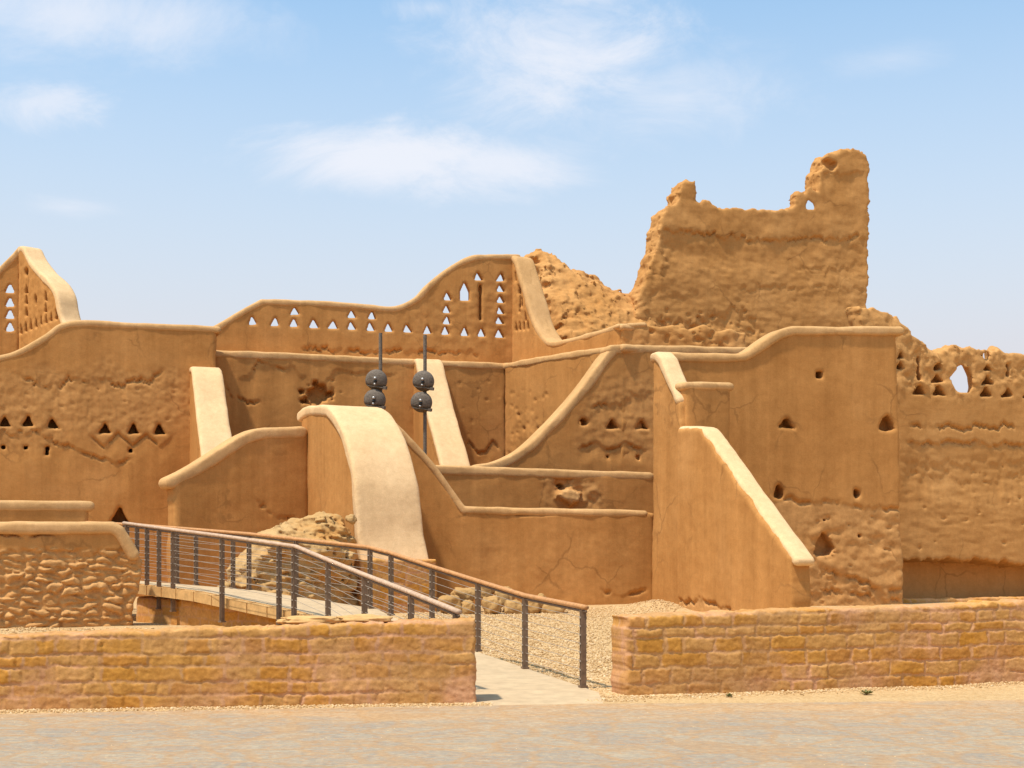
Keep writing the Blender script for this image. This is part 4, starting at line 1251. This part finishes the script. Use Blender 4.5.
def cloud(px, py, rx, ry, soft, scale, amt, tilt=0.0):
    """a cloud bank round a compass direction and elevation."""
    d = dirpx(px, py)
    sub = nt.nodes.new("ShaderNodeVectorMath"); sub.operation = "SUBTRACT"; nt.links.new(geo, sub.inputs[0]); sub.inputs[1].default_value = d
    mp = nt.nodes.new("ShaderNodeMapping"); nt.links.new(sub.outputs[0], mp.inputs[0])
    mp.inputs["Scale"].default_value = (F / rx, 1.0, F / ry); 
    if tilt: mp.inputs["Rotation"].default_value = (0, math.radians(tilt), 0)
    ln = nt.nodes.new("ShaderNodeVectorMath"); ln.operation = "LENGTH"; nt.links.new(mp.outputs[0], ln.inputs[0])
    n = noise(nt, mapped(nt, geo, (scale, scale, scale * 2.0)), 1.0, 9, 0.68, 0.7)
    ma = nt.nodes.new("ShaderNodeMath"); ma.operation = "MULTIPLY_ADD"; nt.links.new(n, ma.inputs[0]); ma.inputs[1].default_value = 1.9; nt.links.new(ln.outputs["Value"], ma.inputs[2])
    mr = nt.nodes.new("ShaderNodeMapRange"); mr.interpolation_type = "SMOOTHSTEP"; nt.links.new(ma.outputs[0], mr.inputs[0])
    mr.inputs[1].default_value = 1.9; mr.inputs[2].default_value = 1.9 - soft; mr.inputs[3].default_value = 0; mr.inputs[4].default_value = amt
    return mr.outputs[0]


tot = None
for c in (cloud(400, 156, 165, 50, 0.75, 7, 0.9), cloud(490, 165, 140, 42, 0.9, 7, 0.8), cloud(555, 60, 165, 100, 1.1, 11, 0.85), cloud(680, 100, 170, 55, 1.2, 11, 0.6), cloud(60, 12, 240, 60, 1.1, 7, 0.75), cloud(55, 105, 75, 32, 1.0, 14, 0.65),
          cloud(65, 208, 55, 14, 1.3, 14, 0.5), cloud(580, 0, 90, 18, 1.2, 14, 0.6), cloud(890, 60, 80, 20, 1.4, 12, 0.4), cloud(430, 8, 50, 18, 1.2, 14, 0.6)):
    if tot is None: tot = c
    else:
        mx = nt.nodes.new("ShaderNodeMath"); mx.operation = "MAXIMUM"; nt.links.new(tot, mx.inputs[0]); nt.links.new(c, mx.inputs[1]); tot = mx.outputs[0]
STRENGTH = 0.12
hz = nt.nodes.new("ShaderNodeMapRange"); nt.links.new(sp.outputs[2], hz.inputs[0]); hz.inputs[1].default_value = 0.13; hz.inputs[2].default_value = 0.37; hz.inputs[3].default_value = 1.0; hz.inputs[4].default_value = 0.2
tint = mixc(nt, 1.0, sky.outputs[0], (1.09, 1.5, 1.49), "MULTIPLY")
col = mixc(nt, hz.outputs[0], tint, tuple(x / STRENGTH for x in (0.555, 0.565, 0.61)))
col = mixc(nt, tot, col, tuple(x / STRENGTH for x in (0.665, 0.685, 0.745)))
nt.links.new(col, bg.inputs[0]); bg.inputs[1].default_value = STRENGTH
nt.links.new(bg.outputs[0], out.inputs[0])

cam = bpy.data.cameras.new("camera"); co = bpy.data.objects.new("camera", cam); COL.objects.link(co)
cam.lens = F / 1024 * 36; cam.sensor_width = 36; cam.shift_y = (HOR - 384) / 1024; cam.clip_end = 3000; cam.clip_start = 0.1
co.location = (0, 0, EYE); co.rotation_euler = (math.radians(90), 0, 0)
SC.camera = co
SC.render.resolution_x = 1024; SC.render.resolution_y = 768
SC.view_settings.view_transform = "Standard"; SC.view_settings.look = "None"; SC.view_settings.exposure = 0.4; SC.view_settings.gamma = 1
SC.cycles.use_denoising = True
SC.cycles.max_bounces = 8; SC.cycles.diffuse_bounces = 4
